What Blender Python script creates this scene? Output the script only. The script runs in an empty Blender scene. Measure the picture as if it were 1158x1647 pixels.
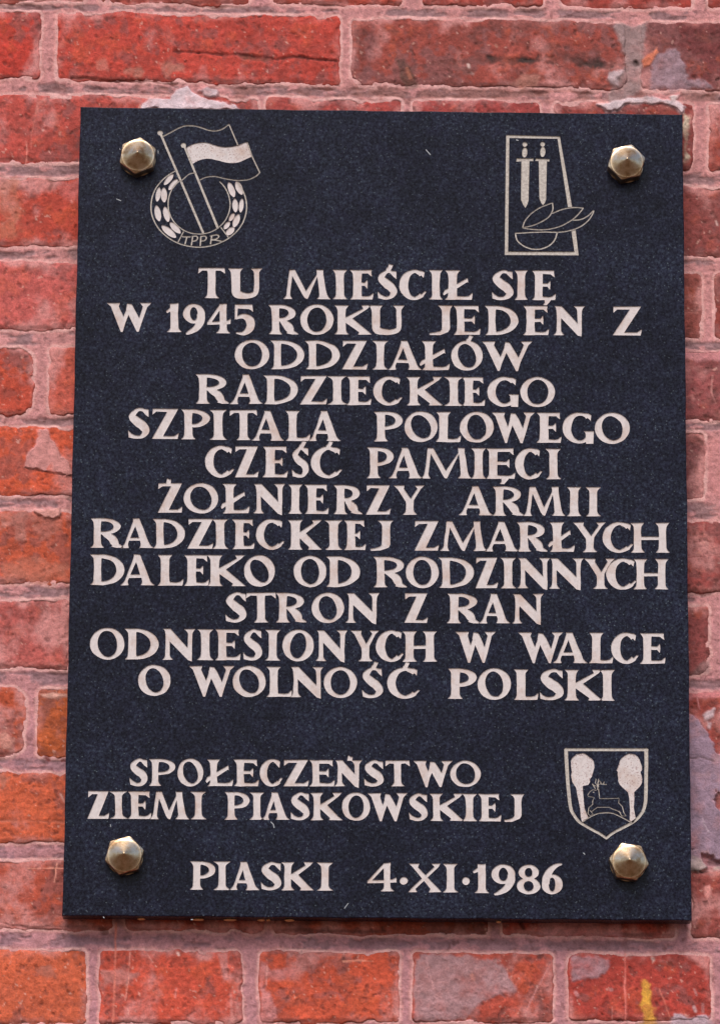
import bpy, math, random
import numpy as np
from mathutils import Matrix, Vector
from mathutils.geometry import delaunay_2d_cdt

# ------------------------------------------------------------------ camera, world, sun
scene = bpy.context.scene
COL = scene.collection
PW, PH, FPX = 1158.0, 1647.0, 7000.0          # photograph size and focal length in its pixels
TILT, ROLL, YAW = 1.8059511, 0.00629182, -0.01761902
CAM = np.array([-0.10723279, -4.8500091, 1.53691549])
T = 0.034                                     # front face of the stone slab stands this far off the wall


def _rx(t): return np.array([[1, 0, 0], [0, math.cos(t), -math.sin(t)], [0, math.sin(t), math.cos(t)]])
def _rz(t): return np.array([[math.cos(t), -math.sin(t), 0], [math.sin(t), math.cos(t), 0], [0, 0, 1]])


ROT = _rz(YAW) @ _rx(TILT) @ _rz(ROLL)
cam_data = bpy.data.cameras.new('camera')
cam = bpy.data.objects.new('camera', cam_data)
COL.objects.link(cam)
m = Matrix([[*ROT[i], CAM[i]] for i in range(3)] + [[0, 0, 0, 1]])
cam.matrix_world = m
cam_data.sensor_fit = 'VERTICAL'
cam_data.sensor_height = 36.0
cam_data.lens = FPX / PH * 36.0
cam_data.clip_end = 500
cam_data.dof.use_dof = False
scene.camera = cam

SUN_EL, SUN_AZ = math.radians(47), math.radians(190)   # azimuth measured from +Y clockwise: 180 faces the wall
world = bpy.data.worlds.new('World')
scene.world = world
world.use_nodes = True
wn = world.node_tree
wn.nodes.clear()
sky = wn.nodes.new('ShaderNodeTexSky')
sky.sky_type = 'NISHITA'
sky.sun_disc = False
sky.sun_elevation = SUN_EL
sky.sun_rotation = SUN_AZ
sky.air_density = 1.0
sky.dust_density = 2.5
sky.ozone_density = 1.0
bg = wn.nodes.new('ShaderNodeBackground')
bg.inputs['Strength'].default_value = 0.11
wo = wn.nodes.new('ShaderNodeOutputWorld')
wn.links.new(sky.outputs[0], bg.inputs[0])
wn.links.new(bg.outputs[0], wo.inputs[0])

sl = bpy.data.lights.new('sun', 'SUN')
sl.energy = 1.4
sl.angle = math.radians(38)
sl.color = (1.0, 0.97, 0.94)
sun = bpy.data.objects.new('sun', sl)
COL.objects.link(sun)
sd_ = Vector((math.sin(SUN_AZ) * math.cos(SUN_EL), math.cos(SUN_AZ) * math.cos(SUN_EL), math.sin(SUN_EL)))
sun.rotation_euler = sd_.to_track_quat('Z', 'Y').to_euler()

scene.view_settings.view_transform = 'Standard'
scene.view_settings.look = 'None'
scene.view_settings.gamma = 1
scene.view_settings.exposure = 0.42
scene.render.engine = 'CYCLES'


# ------------------------------------------------------------------ helpers
def unproj(u, v, d=0.0):
    """Where the ray through photo pixel (u, v) meets the vertical plane y = -d: (x, z)."""
    u = np.asarray(u, float); v = np.asarray(v, float)
    a = (u - PW / 2) / FPX; b = -(v - PH / 2) / FPX
    dx = ROT[0, 0] * a + ROT[0, 1] * b - ROT[0, 2]
    dy = ROT[1, 0] * a + ROT[1, 1] * b - ROT[1, 2]
    dz = ROT[2, 0] * a + ROT[2, 1] * b - ROT[2, 2]
    t = (-d - CAM[1]) / dy
    return CAM[0] + dx * t, CAM[2] + dz * t


def lin(c):
    c = np.asarray(c, float) / 255.0
    return np.where(c <= 0.04045, c / 12.92, ((c + 0.055) / 1.055) ** 2.4)


def _hash(ix, iy, seed):
    h = (ix.astype(np.int64) * 374761393 + iy.astype(np.int64) * 668265263 + seed * 1442695041) & 0xffffffff
    h = ((h ^ (h >> 13)) * 1274126177) & 0xffffffff
    h = (h ^ (h >> 16)) & 0xffffffff
    return h / 4294967295.0


def vnoise(x, y, seed):
    ix = np.floor(x); iy = np.floor(y)
    fx = x - ix; fy = y - iy
    fx = fx * fx * fx * (fx * (fx * 6 - 15) + 10); fy = fy * fy * fy * (fy * (fy * 6 - 15) + 10)
    ix = ix.astype(np.int64); iy = iy.astype(np.int64)
    a = _hash(ix, iy, seed); b = _hash(ix + 1, iy, seed); c = _hash(ix, iy + 1, seed); d = _hash(ix + 1, iy + 1, seed)
    return ((a * (1 - fx) + b * fx) * (1 - fy) + (c * (1 - fx) + d * fx) * fy) * 2 - 1


def fbm(x, y, size, seed, octs=4, gain=0.55):
    """fractal noise about -1..1, `size` = largest feature in photo pixels"""
    s = np.zeros(np.broadcast(x, y).shape); amp = 1.0; tot = 0.0
    ca, sa = math.cos(0.6), math.sin(0.6)
    X = (x * ca + y * sa) / size; Y = (-x * sa + y * ca) / size
    for k in range(octs):
        s += amp * vnoise(X + k * 17.3, Y - k * 9.1, seed + k * 31)
        tot += amp; amp *= gain; X = X * 2.03; Y = Y * 2.03
    return s / tot * 1.5


def sstep(a, b, x):
    t = np.clip((x - a) / (b - a), 0, 1)
    return t * t * (3 - 2 * t)


def poly_sd(px, py, poly):
    """signed distance to a polygon (negative inside)"""
    P = np.asarray(poly, float)
    n = len(P)
    d = np.full(px.shape, 1e18); inside = np.zeros(px.shape, bool)
    for i in range(n):
        ax, ay = P[i]; bx, by = P[(i + 1) % n]
        ex, ey = bx - ax, by - ay
        wx, wy = px - ax, py - ay
        t = np.clip((wx * ex + wy * ey) / (ex * ex + ey * ey + 1e-12), 0, 1)
        d = np.minimum(d, (wx - ex * t) ** 2 + (wy - ey * t) ** 2)
        c = (ay > py) != (by > py)
        with np.errstate(divide='ignore', invalid='ignore'):
            xi = (bx - ax) * (py - ay) / (by - ay if by != ay else 1e-9) + ax
        inside ^= c & (px < xi)
    return np.where(inside, -1, 1) * np.sqrt(d)


def line_d(px, py, pts):
    d = np.full(px.shape, 1e18)
    for (ax, ay), (bx, by) in zip(pts[:-1], pts[1:]):
        ex, ey = bx - ax, by - ay
        t = np.clip(((px - ax) * ex + (py - ay) * ey) / (ex * ex + ey * ey + 1e-12), 0, 1)
        d = np.minimum(d, (px - ax - ex * t) ** 2 + (py - ay - ey * t) ** 2)
    return np.sqrt(d)


def np_mesh(name, V, F, col=None, smooth=False):
    me = bpy.data.meshes.new(name)
    V = np.asarray(V, np.float32); F = np.asarray(F, np.int32)
    k = F.shape[1]
    me.vertices.add(len(V)); me.vertices.foreach_set('co', V.ravel())
    me.loops.add(F.size); me.loops.foreach_set('vertex_index', F.ravel())
    me.polygons.add(len(F))
    me.polygons.foreach_set('loop_start', np.arange(0, F.size, k, dtype=np.int32))
    me.polygons.foreach_set('use_smooth', np.full(len(F), smooth))
    me.update(calc_edges=True)
    if col is not None:
        at = me.color_attributes.new('pigment', 'FLOAT_COLOR', 'POINT')
        c4 = np.ones((len(V), 4), np.float32); c4[:, :3] = col
        at.data.foreach_set('color', c4.ravel())
    me.validate()
    return me


def link(name, me, mat, parent=None):
    o = bpy.data.objects.new(name, me)
    COL.objects.link(o)
    if mat is not None and not me.materials:
        me.materials.append(mat)
    if parent is not None:
        o.parent = parent
        o.matrix_parent_inverse = Matrix.Identity(4)
    return o


def empty(name, parent=None):
    o = bpy.data.objects.new(name, None)
    COL.objects.link(o)
    o.empty_display_size = 0.05
    if parent is not None:
        o.parent = parent
    return o


# ------------------------------------------------------------------ materials
def new_mat(name):
    mt = bpy.data.materials.new(name)
    mt.use_nodes = True
    nt = mt.node_tree
    nt.nodes.clear()
    out = nt.nodes.new('ShaderNodeOutputMaterial')
    b = nt.nodes.new('ShaderNodeBsdfPrincipled')
    nt.links.new(b.outputs[0], out.inputs[0])
    return mt, nt, b


def N(nt, kind, **kw):
    n = nt.nodes.new('ShaderNode' + kind)
    for k, v in kw.items():
        if k in n.inputs.keys():
            n.inputs[k].default_value = v
        else:
            setattr(n, k, v)
    return n


def ramp(nt, src, stops):
    r = nt.nodes.new('ShaderNodeValToRGB')
    e = r.color_ramp.elements
    while len(e) < len(stops):
        e.new(0.5)
    for el, (p, c) in zip(e, stops):
        el.position = p
        el.color = (*c, 1) if not isinstance(c, (int, float)) else (c, c, c, 1)
    nt.links.new(src, r.inputs[0])
    return r.outputs[0]


def mixc(nt, a, b, fac, blend='MIX'):
    mx = nt.nodes.new('ShaderNodeMix')
    mx.data_type = 'RGBA'; mx.blend_type = blend
    for s, v in ((6, a), (7, b), (0, fac)):
        if hasattr(v, 'is_linked') or hasattr(v, 'links'):
            nt.links.new(v, mx.inputs[s])
        else:
            mx.inputs[s].default_value = (*v, 1) if isinstance(v, (tuple, list, np.ndarray)) else v
    return mx.outputs[2]


def masonry_mat(name, rough, bump, speck):
    mt, nt, b = new_mat(name)
    geo = N(nt, 'NewGeometry')
    at = N(nt, 'Attribute', attribute_name='pigment')
    n1 = N(nt, 'TexNoise', Scale=520.0, Detail=5.0, Roughness=0.7)
    n2 = N(nt, 'TexNoise', Scale=1500.0, Detail=2.0, Roughness=0.6)
    n3 = N(nt, 'TexNoise', Scale=140.0, Detail=6.0, Roughness=0.65)
    for n in (n1, n2, n3):
        nt.links.new(geo.outputs['Position'], n.inputs['Vector'])
    c = mixc(nt, at.outputs['Color'], ramp(nt, n1.outputs[0], [(0.28, 1 - speck), (0.5, 1.0), (0.75, 1 + speck * 0.55)]), 1.0, 'MULTIPLY')
    c = mixc(nt, c, ramp(nt, n3.outputs[0], [(0.3, 1 - speck * 0.8), (0.5, 1.0), (0.7, 1 + speck * 0.4)]), 1.0, 'MULTIPLY')
    # pale mineral grains
    c = mixc(nt, c, tuple(lin((215, 175, 165))), ramp(nt, n2.outputs[0], [(0.66, 0.0), (0.78, 0.3)]))
    nt.links.new(c, b.inputs['Base Color'])
    b.inputs['Roughness'].default_value = rough
    b.inputs['Specular IOR Level'].default_value = 0.3
    bm = N(nt, 'Bump', Strength=bump, Distance=0.0009)
    nt.links.new(n1.outputs[0], bm.inputs['Height'])
    bm2 = N(nt, 'Bump', Strength=bump, Distance=0.0022)
    nt.links.new(n3.outputs[0], bm2.inputs['Height'])
    nt.links.new(bm.outputs[0], bm2.inputs['Normal'])
    nt.links.new(bm2.outputs[0], b.inputs['Normal'])
    return mt


M_BRICK = masonry_mat('painted_brick', 0.72, 0.7, 0.34)
M_MORTAR = masonry_mat('painted_mortar', 0.85, 0.9, 0.26)


def stone_mat():
    mt, nt, b = new_mat('black_granite')
    geo = N(nt, 'NewGeometry')
    v = N(nt, 'TexNoise', Scale=300.0, Detail=5.0, Roughness=0.72)
    w = N(nt, 'TexNoise', Scale=75.0, Detail=3.0, Roughness=0.6)
    g = N(nt, 'TexNoise', Scale=620.0, Detail=3.0, Roughness=0.7)
    s = N(nt, 'TexVoronoi', Scale=190.0)
    for n in (v, w, g, s):
        nt.links.new(geo.outputs['Position'], n.inputs['Vector'])
    c = ramp(nt, v.outputs[0], [(0.38, (0.0042, 0.0032, 0.0105)), (0.5, (0.0088, 0.0086, 0.021)), (0.59, (0.017, 0.0205, 0.037)), (0.72, (0.046, 0.060, 0.082))])
    c = mixc(nt, c, ramp(nt, w.outputs[0], [(0.32, 0.7), (0.5, 1.0), (0.68, 1.4)]), 1.0, 'MULTIPLY')
    c = mixc(nt, c, (0.055, 0.075, 0.095), ramp(nt, g.outputs[0], [(0.56, 0.0), (0.72, 0.6)]))
    c = mixc(nt, c, (0.16, 0.20, 0.22), ramp(nt, s.outputs['Distance'], [(0.06, 0.6), (0.17, 0.0)]))
    big = N(nt, 'TexNoise', Scale=9.0, Detail=4.0, Roughness=0.6)
    nt.links.new(geo.outputs['Position'], big.inputs['Vector'])
    c = mixc(nt, c, ramp(nt, big.outputs[0], [(0.35, (0.66, 0.64, 0.70)), (0.5, (0.86, 0.84, 0.88)), (0.65, (1.12, 1.15, 1.15))]), 1.0, 'MULTIPLY')
    nt.links.new(c, b.inputs['Base Color'])
    nt.links.new(ramp(nt, v.outputs[0], [(0.3, 0.22), (0.7, 0.36)]), b.inputs['Roughness'])
    b.inputs['Specular IOR Level'].default_value = 0.11
    return mt


M_STONE = stone_mat()


def paint_mat():
    mt, nt, b = new_mat('lettering_paint')
    geo = N(nt, 'NewGeometry')
    a = N(nt, 'TexNoise', Scale=260.0, Detail=5.0, Roughness=0.7)
    w = N(nt, 'TexNoise', Scale=38.0, Detail=5.0, Roughness=0.65)
    mp = N(nt, 'Mapping')
    mp.inputs['Scale'].default_value = (1.0, 1.0, 0.22)
    nt.links.new(geo.outputs['Position'], mp.inputs['Vector'])
    st = N(nt, 'TexNoise', Scale=300.0, Detail=4.0, Roughness=0.7)
    nt.links.new(mp.outputs[0], st.inputs['Vector'])
    for n in (a, w):
        nt.links.new(geo.outputs['Position'], n.inputs['Vector'])
    base = tuple(lin((213, 201, 198)))
    c = mixc(nt, base, ramp(nt, a.outputs[0], [(0.3, 0.84), (0.5, 1.0), (0.75, 1.08)]), 1.0, 'MULTIPLY')
    c = mixc(nt, c, tuple(lin((188, 158, 142))), ramp(nt, w.outputs[0], [(0.5, 0.0), (0.72, 0.75)]))
    c = mixc(nt, c, tuple(lin((176, 142, 130))), ramp(nt, st.outputs[0], [(0.56, 0.0), (0.75, 0.45)]))
    nt.links.new(c, b.inputs['Base Color'])
    b.inputs['Roughness'].default_value = 0.65
    bm = N(nt, 'Bump', Strength=0.35, Distance=0.0006)
    nt.links.new(a.outputs[0], bm.inputs['Height'])
    nt.links.new(bm.outputs[0], b.inputs['Normal'])
    return mt


M_PAINT = paint_mat()


def stipple_mat():
    mt = M_PAINT.copy()
    mt.name = 'stippled_paint'
    nt = mt.node_tree
    b = next(n for n in nt.nodes if n.type == 'BSDF_PRINCIPLED')
    src = b.inputs['Base Color'].links[0].from_socket
    geo = N(nt, 'NewGeometry')
    v = N(nt, 'TexNoise', Scale=520.0, Detail=3.0, Roughness=0.6)
    nt.links.new(geo.outputs['Position'], v.inputs['Vector'])
    c = mixc(nt, src, tuple(lin((150, 116, 112))), ramp(nt, v.outputs[0], [(0.54, 0.0), (0.66, 0.85)]))
    nt.links.new(c, b.inputs['Base Color'])
    return mt


M_STIPPLE = stipple_mat()


def thin_paint_mat():
    mt, nt, b = new_mat('worn_line_paint')
    geo = N(nt, 'NewGeometry')
    a = N(nt, 'TexNoise', Scale=330.0, Detail=5.0, Roughness=0.7)
    nt.links.new(geo.outputs['Position'], a.inputs['Vector'])
    c = ramp(nt, a.outputs[0], [(0.3, tuple(lin((150, 138, 132)))), (0.5, tuple(lin((186, 175, 165)))), (0.72, tuple(lin((212, 204, 194))))])
    nt.links.new(c, b.inputs['Base Color'])
    b.inputs['Roughness'].default_value = 0.6
    return mt


M_LINE = thin_paint_mat()


def brass_mat():
    mt, nt, b = new_mat('brushed_brass')
    geo = N(nt, 'NewGeometry')
    a = N(nt, 'TexNoise', Scale=90.0, Detail=4.0, Roughness=0.65)
    f = N(nt, 'TexNoise', Scale=900.0, Detail=2.0)
    nt.links.new(geo.outputs['Position'], a.inputs['Vector'])
    nt.links.new(geo.outputs['Position'], f.inputs['Vector'])
    c = ramp(nt, a.outputs[0], [(0.32, (0.34, 0.20, 0.10)), (0.46, (0.58, 0.41, 0.25)), (0.62, (0.76, 0.61, 0.45))])
    nt.links.new(c, b.inputs['Base Color'])
    b.inputs['Metallic'].default_value = 1.0
    nt.links.new(ramp(nt, a.outputs[0], [(0.3, 0.42), (0.7, 0.28)]), b.inputs['Roughness'])
    bm = N(nt, 'Bump', Strength=0.12, Distance=0.0004)
    nt.links.new(f.outputs[0], bm.inputs['Height'])
    nt.links.new(bm.outputs[0], b.inputs['Normal'])
    return mt


M_BRASS = brass_mat()


def plain_mat(name, c, rough, var=0.2, scale=60.0):
    mt, nt, b = new_mat(name)
    geo = N(nt, 'NewGeometry')
    a = N(nt, 'TexNoise', Scale=scale, Detail=6.0, Roughness=0.65)
    nt.links.new(geo.outputs['Position'], a.inputs['Vector'])
    k = mixc(nt, tuple(c), ramp(nt, a.outputs[0], [(0.3, 1 - var), (0.7, 1 + var)]), 1.0, 'MULTIPLY')
    nt.links.new(k, b.inputs['Base Color'])
    b.inputs['Roughness'].default_value = rough
    return mt


M_GROUND = plain_mat('ground_bounce_brown', (0.12, 0.066, 0.034), 0.95, 0.35, 3.0)
M_TAN = plain_mat('matte_tan', lin((205, 165, 120)), 0.9, 0.25, 300.0)
M_FLECK = plain_mat('white_fleck', lin((170, 172, 176)), 0.7, 0.1, 300.0)

# ------------------------------------------------------------------ ground (unseen; carries the wall, added for bounce and for the brass to reflect)
gm = np_mesh('unseen_ground', [(-150, -150, 0), (150, -150, 0), (150, 150, 0), (-150, 150, 0)], [(0, 1, 2, 3)])
g = link('unseen_ground', gm, M_GROUND)
g['kind'] = 'structure'

# ------------------------------------------------------------------ the brick wall
# every brick: four corners in photo pixels (top-left, top-right, bottom-right, bottom-left), colour, pink-wash amount, soot amount
TR = np.array([(130, 172), (1097, 184), (1112, 1482), (101, 1474)], float)     # the slab's outline


def rowq(x0, x1, yt0, yt1, yb0, yb1):
    """quad for a brick x0..x1 in a course whose top/bottom run from y at x=0 to y at x=1158"""
    f = lambda x, a, b: a + (b - a) * x / 1158.0
    return [(x0, f(x0, yt0, yt1)), (x1, f(x1, yt0, yt1)), (x1, f(x1, yb0, yb1)), (x0, f(x0, yb0, yb1))]


COURSES = {  # top at x=0, top at x=1158, bottom at x=0, bottom at x=1158
    'Y': (-391, -378, -284, -271), 'Z': (-258, -245, -148, -135),
    'A': (-122, -110, 3, 14), 'B': (17, 38, 127, 146), 'C': (152, 167, 260, 273), 'D': (286, 301, 394, 413),
    'E': (420, 440, 529, 545), 'F': (558, 567, 667, 676), 'G': (688, 695, 797, 805), 'H': (822, 840, 938, 953),
    'I': (965, 972, 1075, 1087), 'J': (1106, 1114, 1215, 1224), 'K': (1242, 1250, 1355, 1370), 'L': (1384, 1402, 1494, 1509),
    'M': (1528, 1536, 1648, 1641), 'O': (1672, 1668, 1786, 1780), 'P': (1808, 1803, 1920, 1915), 'Q': (1944, 1938, 2052, 2046)}
# (course, x0, x1, colour, pink, soot)
B = [
    ('A', -60, 138, (170, 75, 62), .35, .2), ('A', 162, 403, (172, 66, 52), .15, .2), ('A', 436, 645, (176, 68, 52), .15, .15),
    ('A', 678, 874, (165, 58, 46), .1, .15), ('A', 899, 1114, (168, 62, 52), .2, .2), ('A', 1140, 1370, (160, 60, 50), .2, .2),
    ('B', -150, 67, (186, 58, 46), .05, .25), ('B', 92, 547, (186, 66, 54), .12, .2), ('B', 565, 1005, (152, 68, 58), .12, .55),
    ('B', 1031, 1260, (118, 54, 54), .12, .4),
    ('C', -30, 416, (184, 74, 64), .25, .3), ('C', 431, 645, (170, 68, 62), .4, .2), ('C', 662, 868, (158, 62, 58), .35, .3),
    ('C', 890, 1114, (140, 54, 48), .25, .3), ('C', 1139, 1370, (154, 64, 54), .15, .2),
    ('D', -270, 190, (190, 72, 56), .32, .15), ('D', 1000, 1450, (146, 70, 66), .3, .3),
    ('E', -190, 250, (196, 92, 86), .5, .1), ('E', 905, 1126, (152, 76, 68), .3, .2), ('E', 1150, 1600, (146, 62, 54), .1, .3),
    ('F', -165, 55, (186, 72, 52), .15, .4), ('F', 80, 310, (200, 92, 76), .35, .15), ('F', 980, 1420, (150, 76, 76), .45, .35),
    ('G', -190, 255, (204, 84, 54), .1, .12), ('G', 905, 1133, (128, 64, 66), .3, .35), ('G', 1166, 1390, (170, 90, 86), .5, .2),
    ('H', -100, 345, (202, 88, 58), .3, .2), ('H', 870, 1310, (152, 70, 66), .3, .3),
    ('I', -330, 112, (178, 86, 80), .6, .1), ('I', 136, 360, (180, 80, 72), .3, .1), ('I', 915, 1141, (142, 68, 66), .25, .2), ('I', 1166, 1600, (146, 72, 70), .4, .2),
    ('J', -180, 40, (190, 82, 52), .2, .35), ('J', 62, 285, (186, 88, 46), .2, .2), ('J', 960, 1400, (152, 66, 58), .3, .2),
    ('K', -60, 380, (202, 92, 60), .08, .1), ('K', 860, 1300, (140, 64, 60), .3, .3),
    ('L', -250, 184, (182, 80, 60), .35, .3), ('L', 204, 425, (176, 74, 62), .5, .3), ('L', 441, 790, (170, 78, 60), .3, .5),
    ('L', 806, 1085, (180, 76, 66), .55, .3), ('L', 1110, 1400, (146, 68, 62), .3, .4),
    ('M', -90, 139, (206, 96, 64), .1, .12), ('M', 162, 388, (202, 80, 60), .4, .2), ('M', 418, 642, (200, 82, 56), .3, .35),
    ('M', 664, 889, (178, 74, 58), .2, .35), ('M', 915, 1142, (174, 62, 52), .1, .25), ('M', 1166, 1390, (170, 90, 86), .5, .2),
    ('O', -200, 240, (200, 84, 58), .3, .2), ('O', 264, 485, (190, 80, 60), .4, .2), ('O', 508, 950, (180, 76, 58), .3, .3), ('O', 974, 1390, (176, 70, 60), .4, .3),
    ('P', -110, 110, (200, 84, 58), .3, .2), ('P', 134, 570, (190, 80, 60), .3, .2), ('P', 594, 815, (170, 76, 62), .3, .3), ('P', 840, 1280, (166, 70, 60), .4, .3),
    ('Q', -200, 240, (192, 84, 62), .3, .2), ('Q', 264, 700, (186, 80, 60), .3, .2), ('Q', 724, 945, (176, 74, 58), .3, .3), ('Q', 970, 1410, (160, 70, 60), .4, .3),
    ('Z', -100, 340, (176, 70, 54), .2, .2), ('Z', 364, 585, (166, 66, 54), .2, .3), ('Z', 610, 1050, (160, 62, 52), .2, .3), ('Z', 1074, 1290, (150, 60, 54), .2, .3),
    ('Y', -190, 30, (176, 70, 54), .2, .2), ('Y', 54, 490, (166, 66, 54), .2, .3), ('Y', 514, 740, (160, 62, 52), .2, .3), ('Y', 764, 1200, (150, 60, 54), .2, .3),
]
rng = random.Random(4)
XMIN, XMAX, YMIN, YMAX = -480, 1640, -410, 2070
for c in COURSES:     # carry each course on past the frame
    xs = [(b[1], b[2]) for b in B if b[0] == c]
    lo, hi = min(x[0] for x in xs), max(x[1] for x in xs)
    k = 0
    while lo > XMIN + 60:
        w = 222 if k % 2 else 440
        B.append((c, lo - 24 - w, lo - 24, (186 + rng.randint(-14, 14), 78 + rng.randint(-12, 12), 60), rng.random() * .4, .2)); lo -= 24 + w; k += 1
    k = 0
    while hi < XMAX - 60:
        w = 222 if k % 2 else 440
        B.append((c, hi + 24, hi + 24 + w, (160 + rng.randint(-14, 14), 68 + rng.randint(-8, 8), 60), rng.random() * .4, .3)); hi += 24 + w; k += 1

BR = []
for i, (c, x0, x1, colr, pink, soot) in enumerate(B):
    q = rowq(x0, x1, *COURSES[c])
    BR.append(dict(q=q, col=colr, pink=pink, soot=soot, seed=100 + i * 7))

# a few bricks whose corners are visibly worn round: radius in px
for b in BR:
    x0, y0 = b['q'][0]
    b['r'] = 7
    if (x0, round(b['q'][1][0])) in ((-165, 55), (-180, 40)):
        b['r'] = 22
    if x0 in (565,):
        b['r'] = 16

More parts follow.
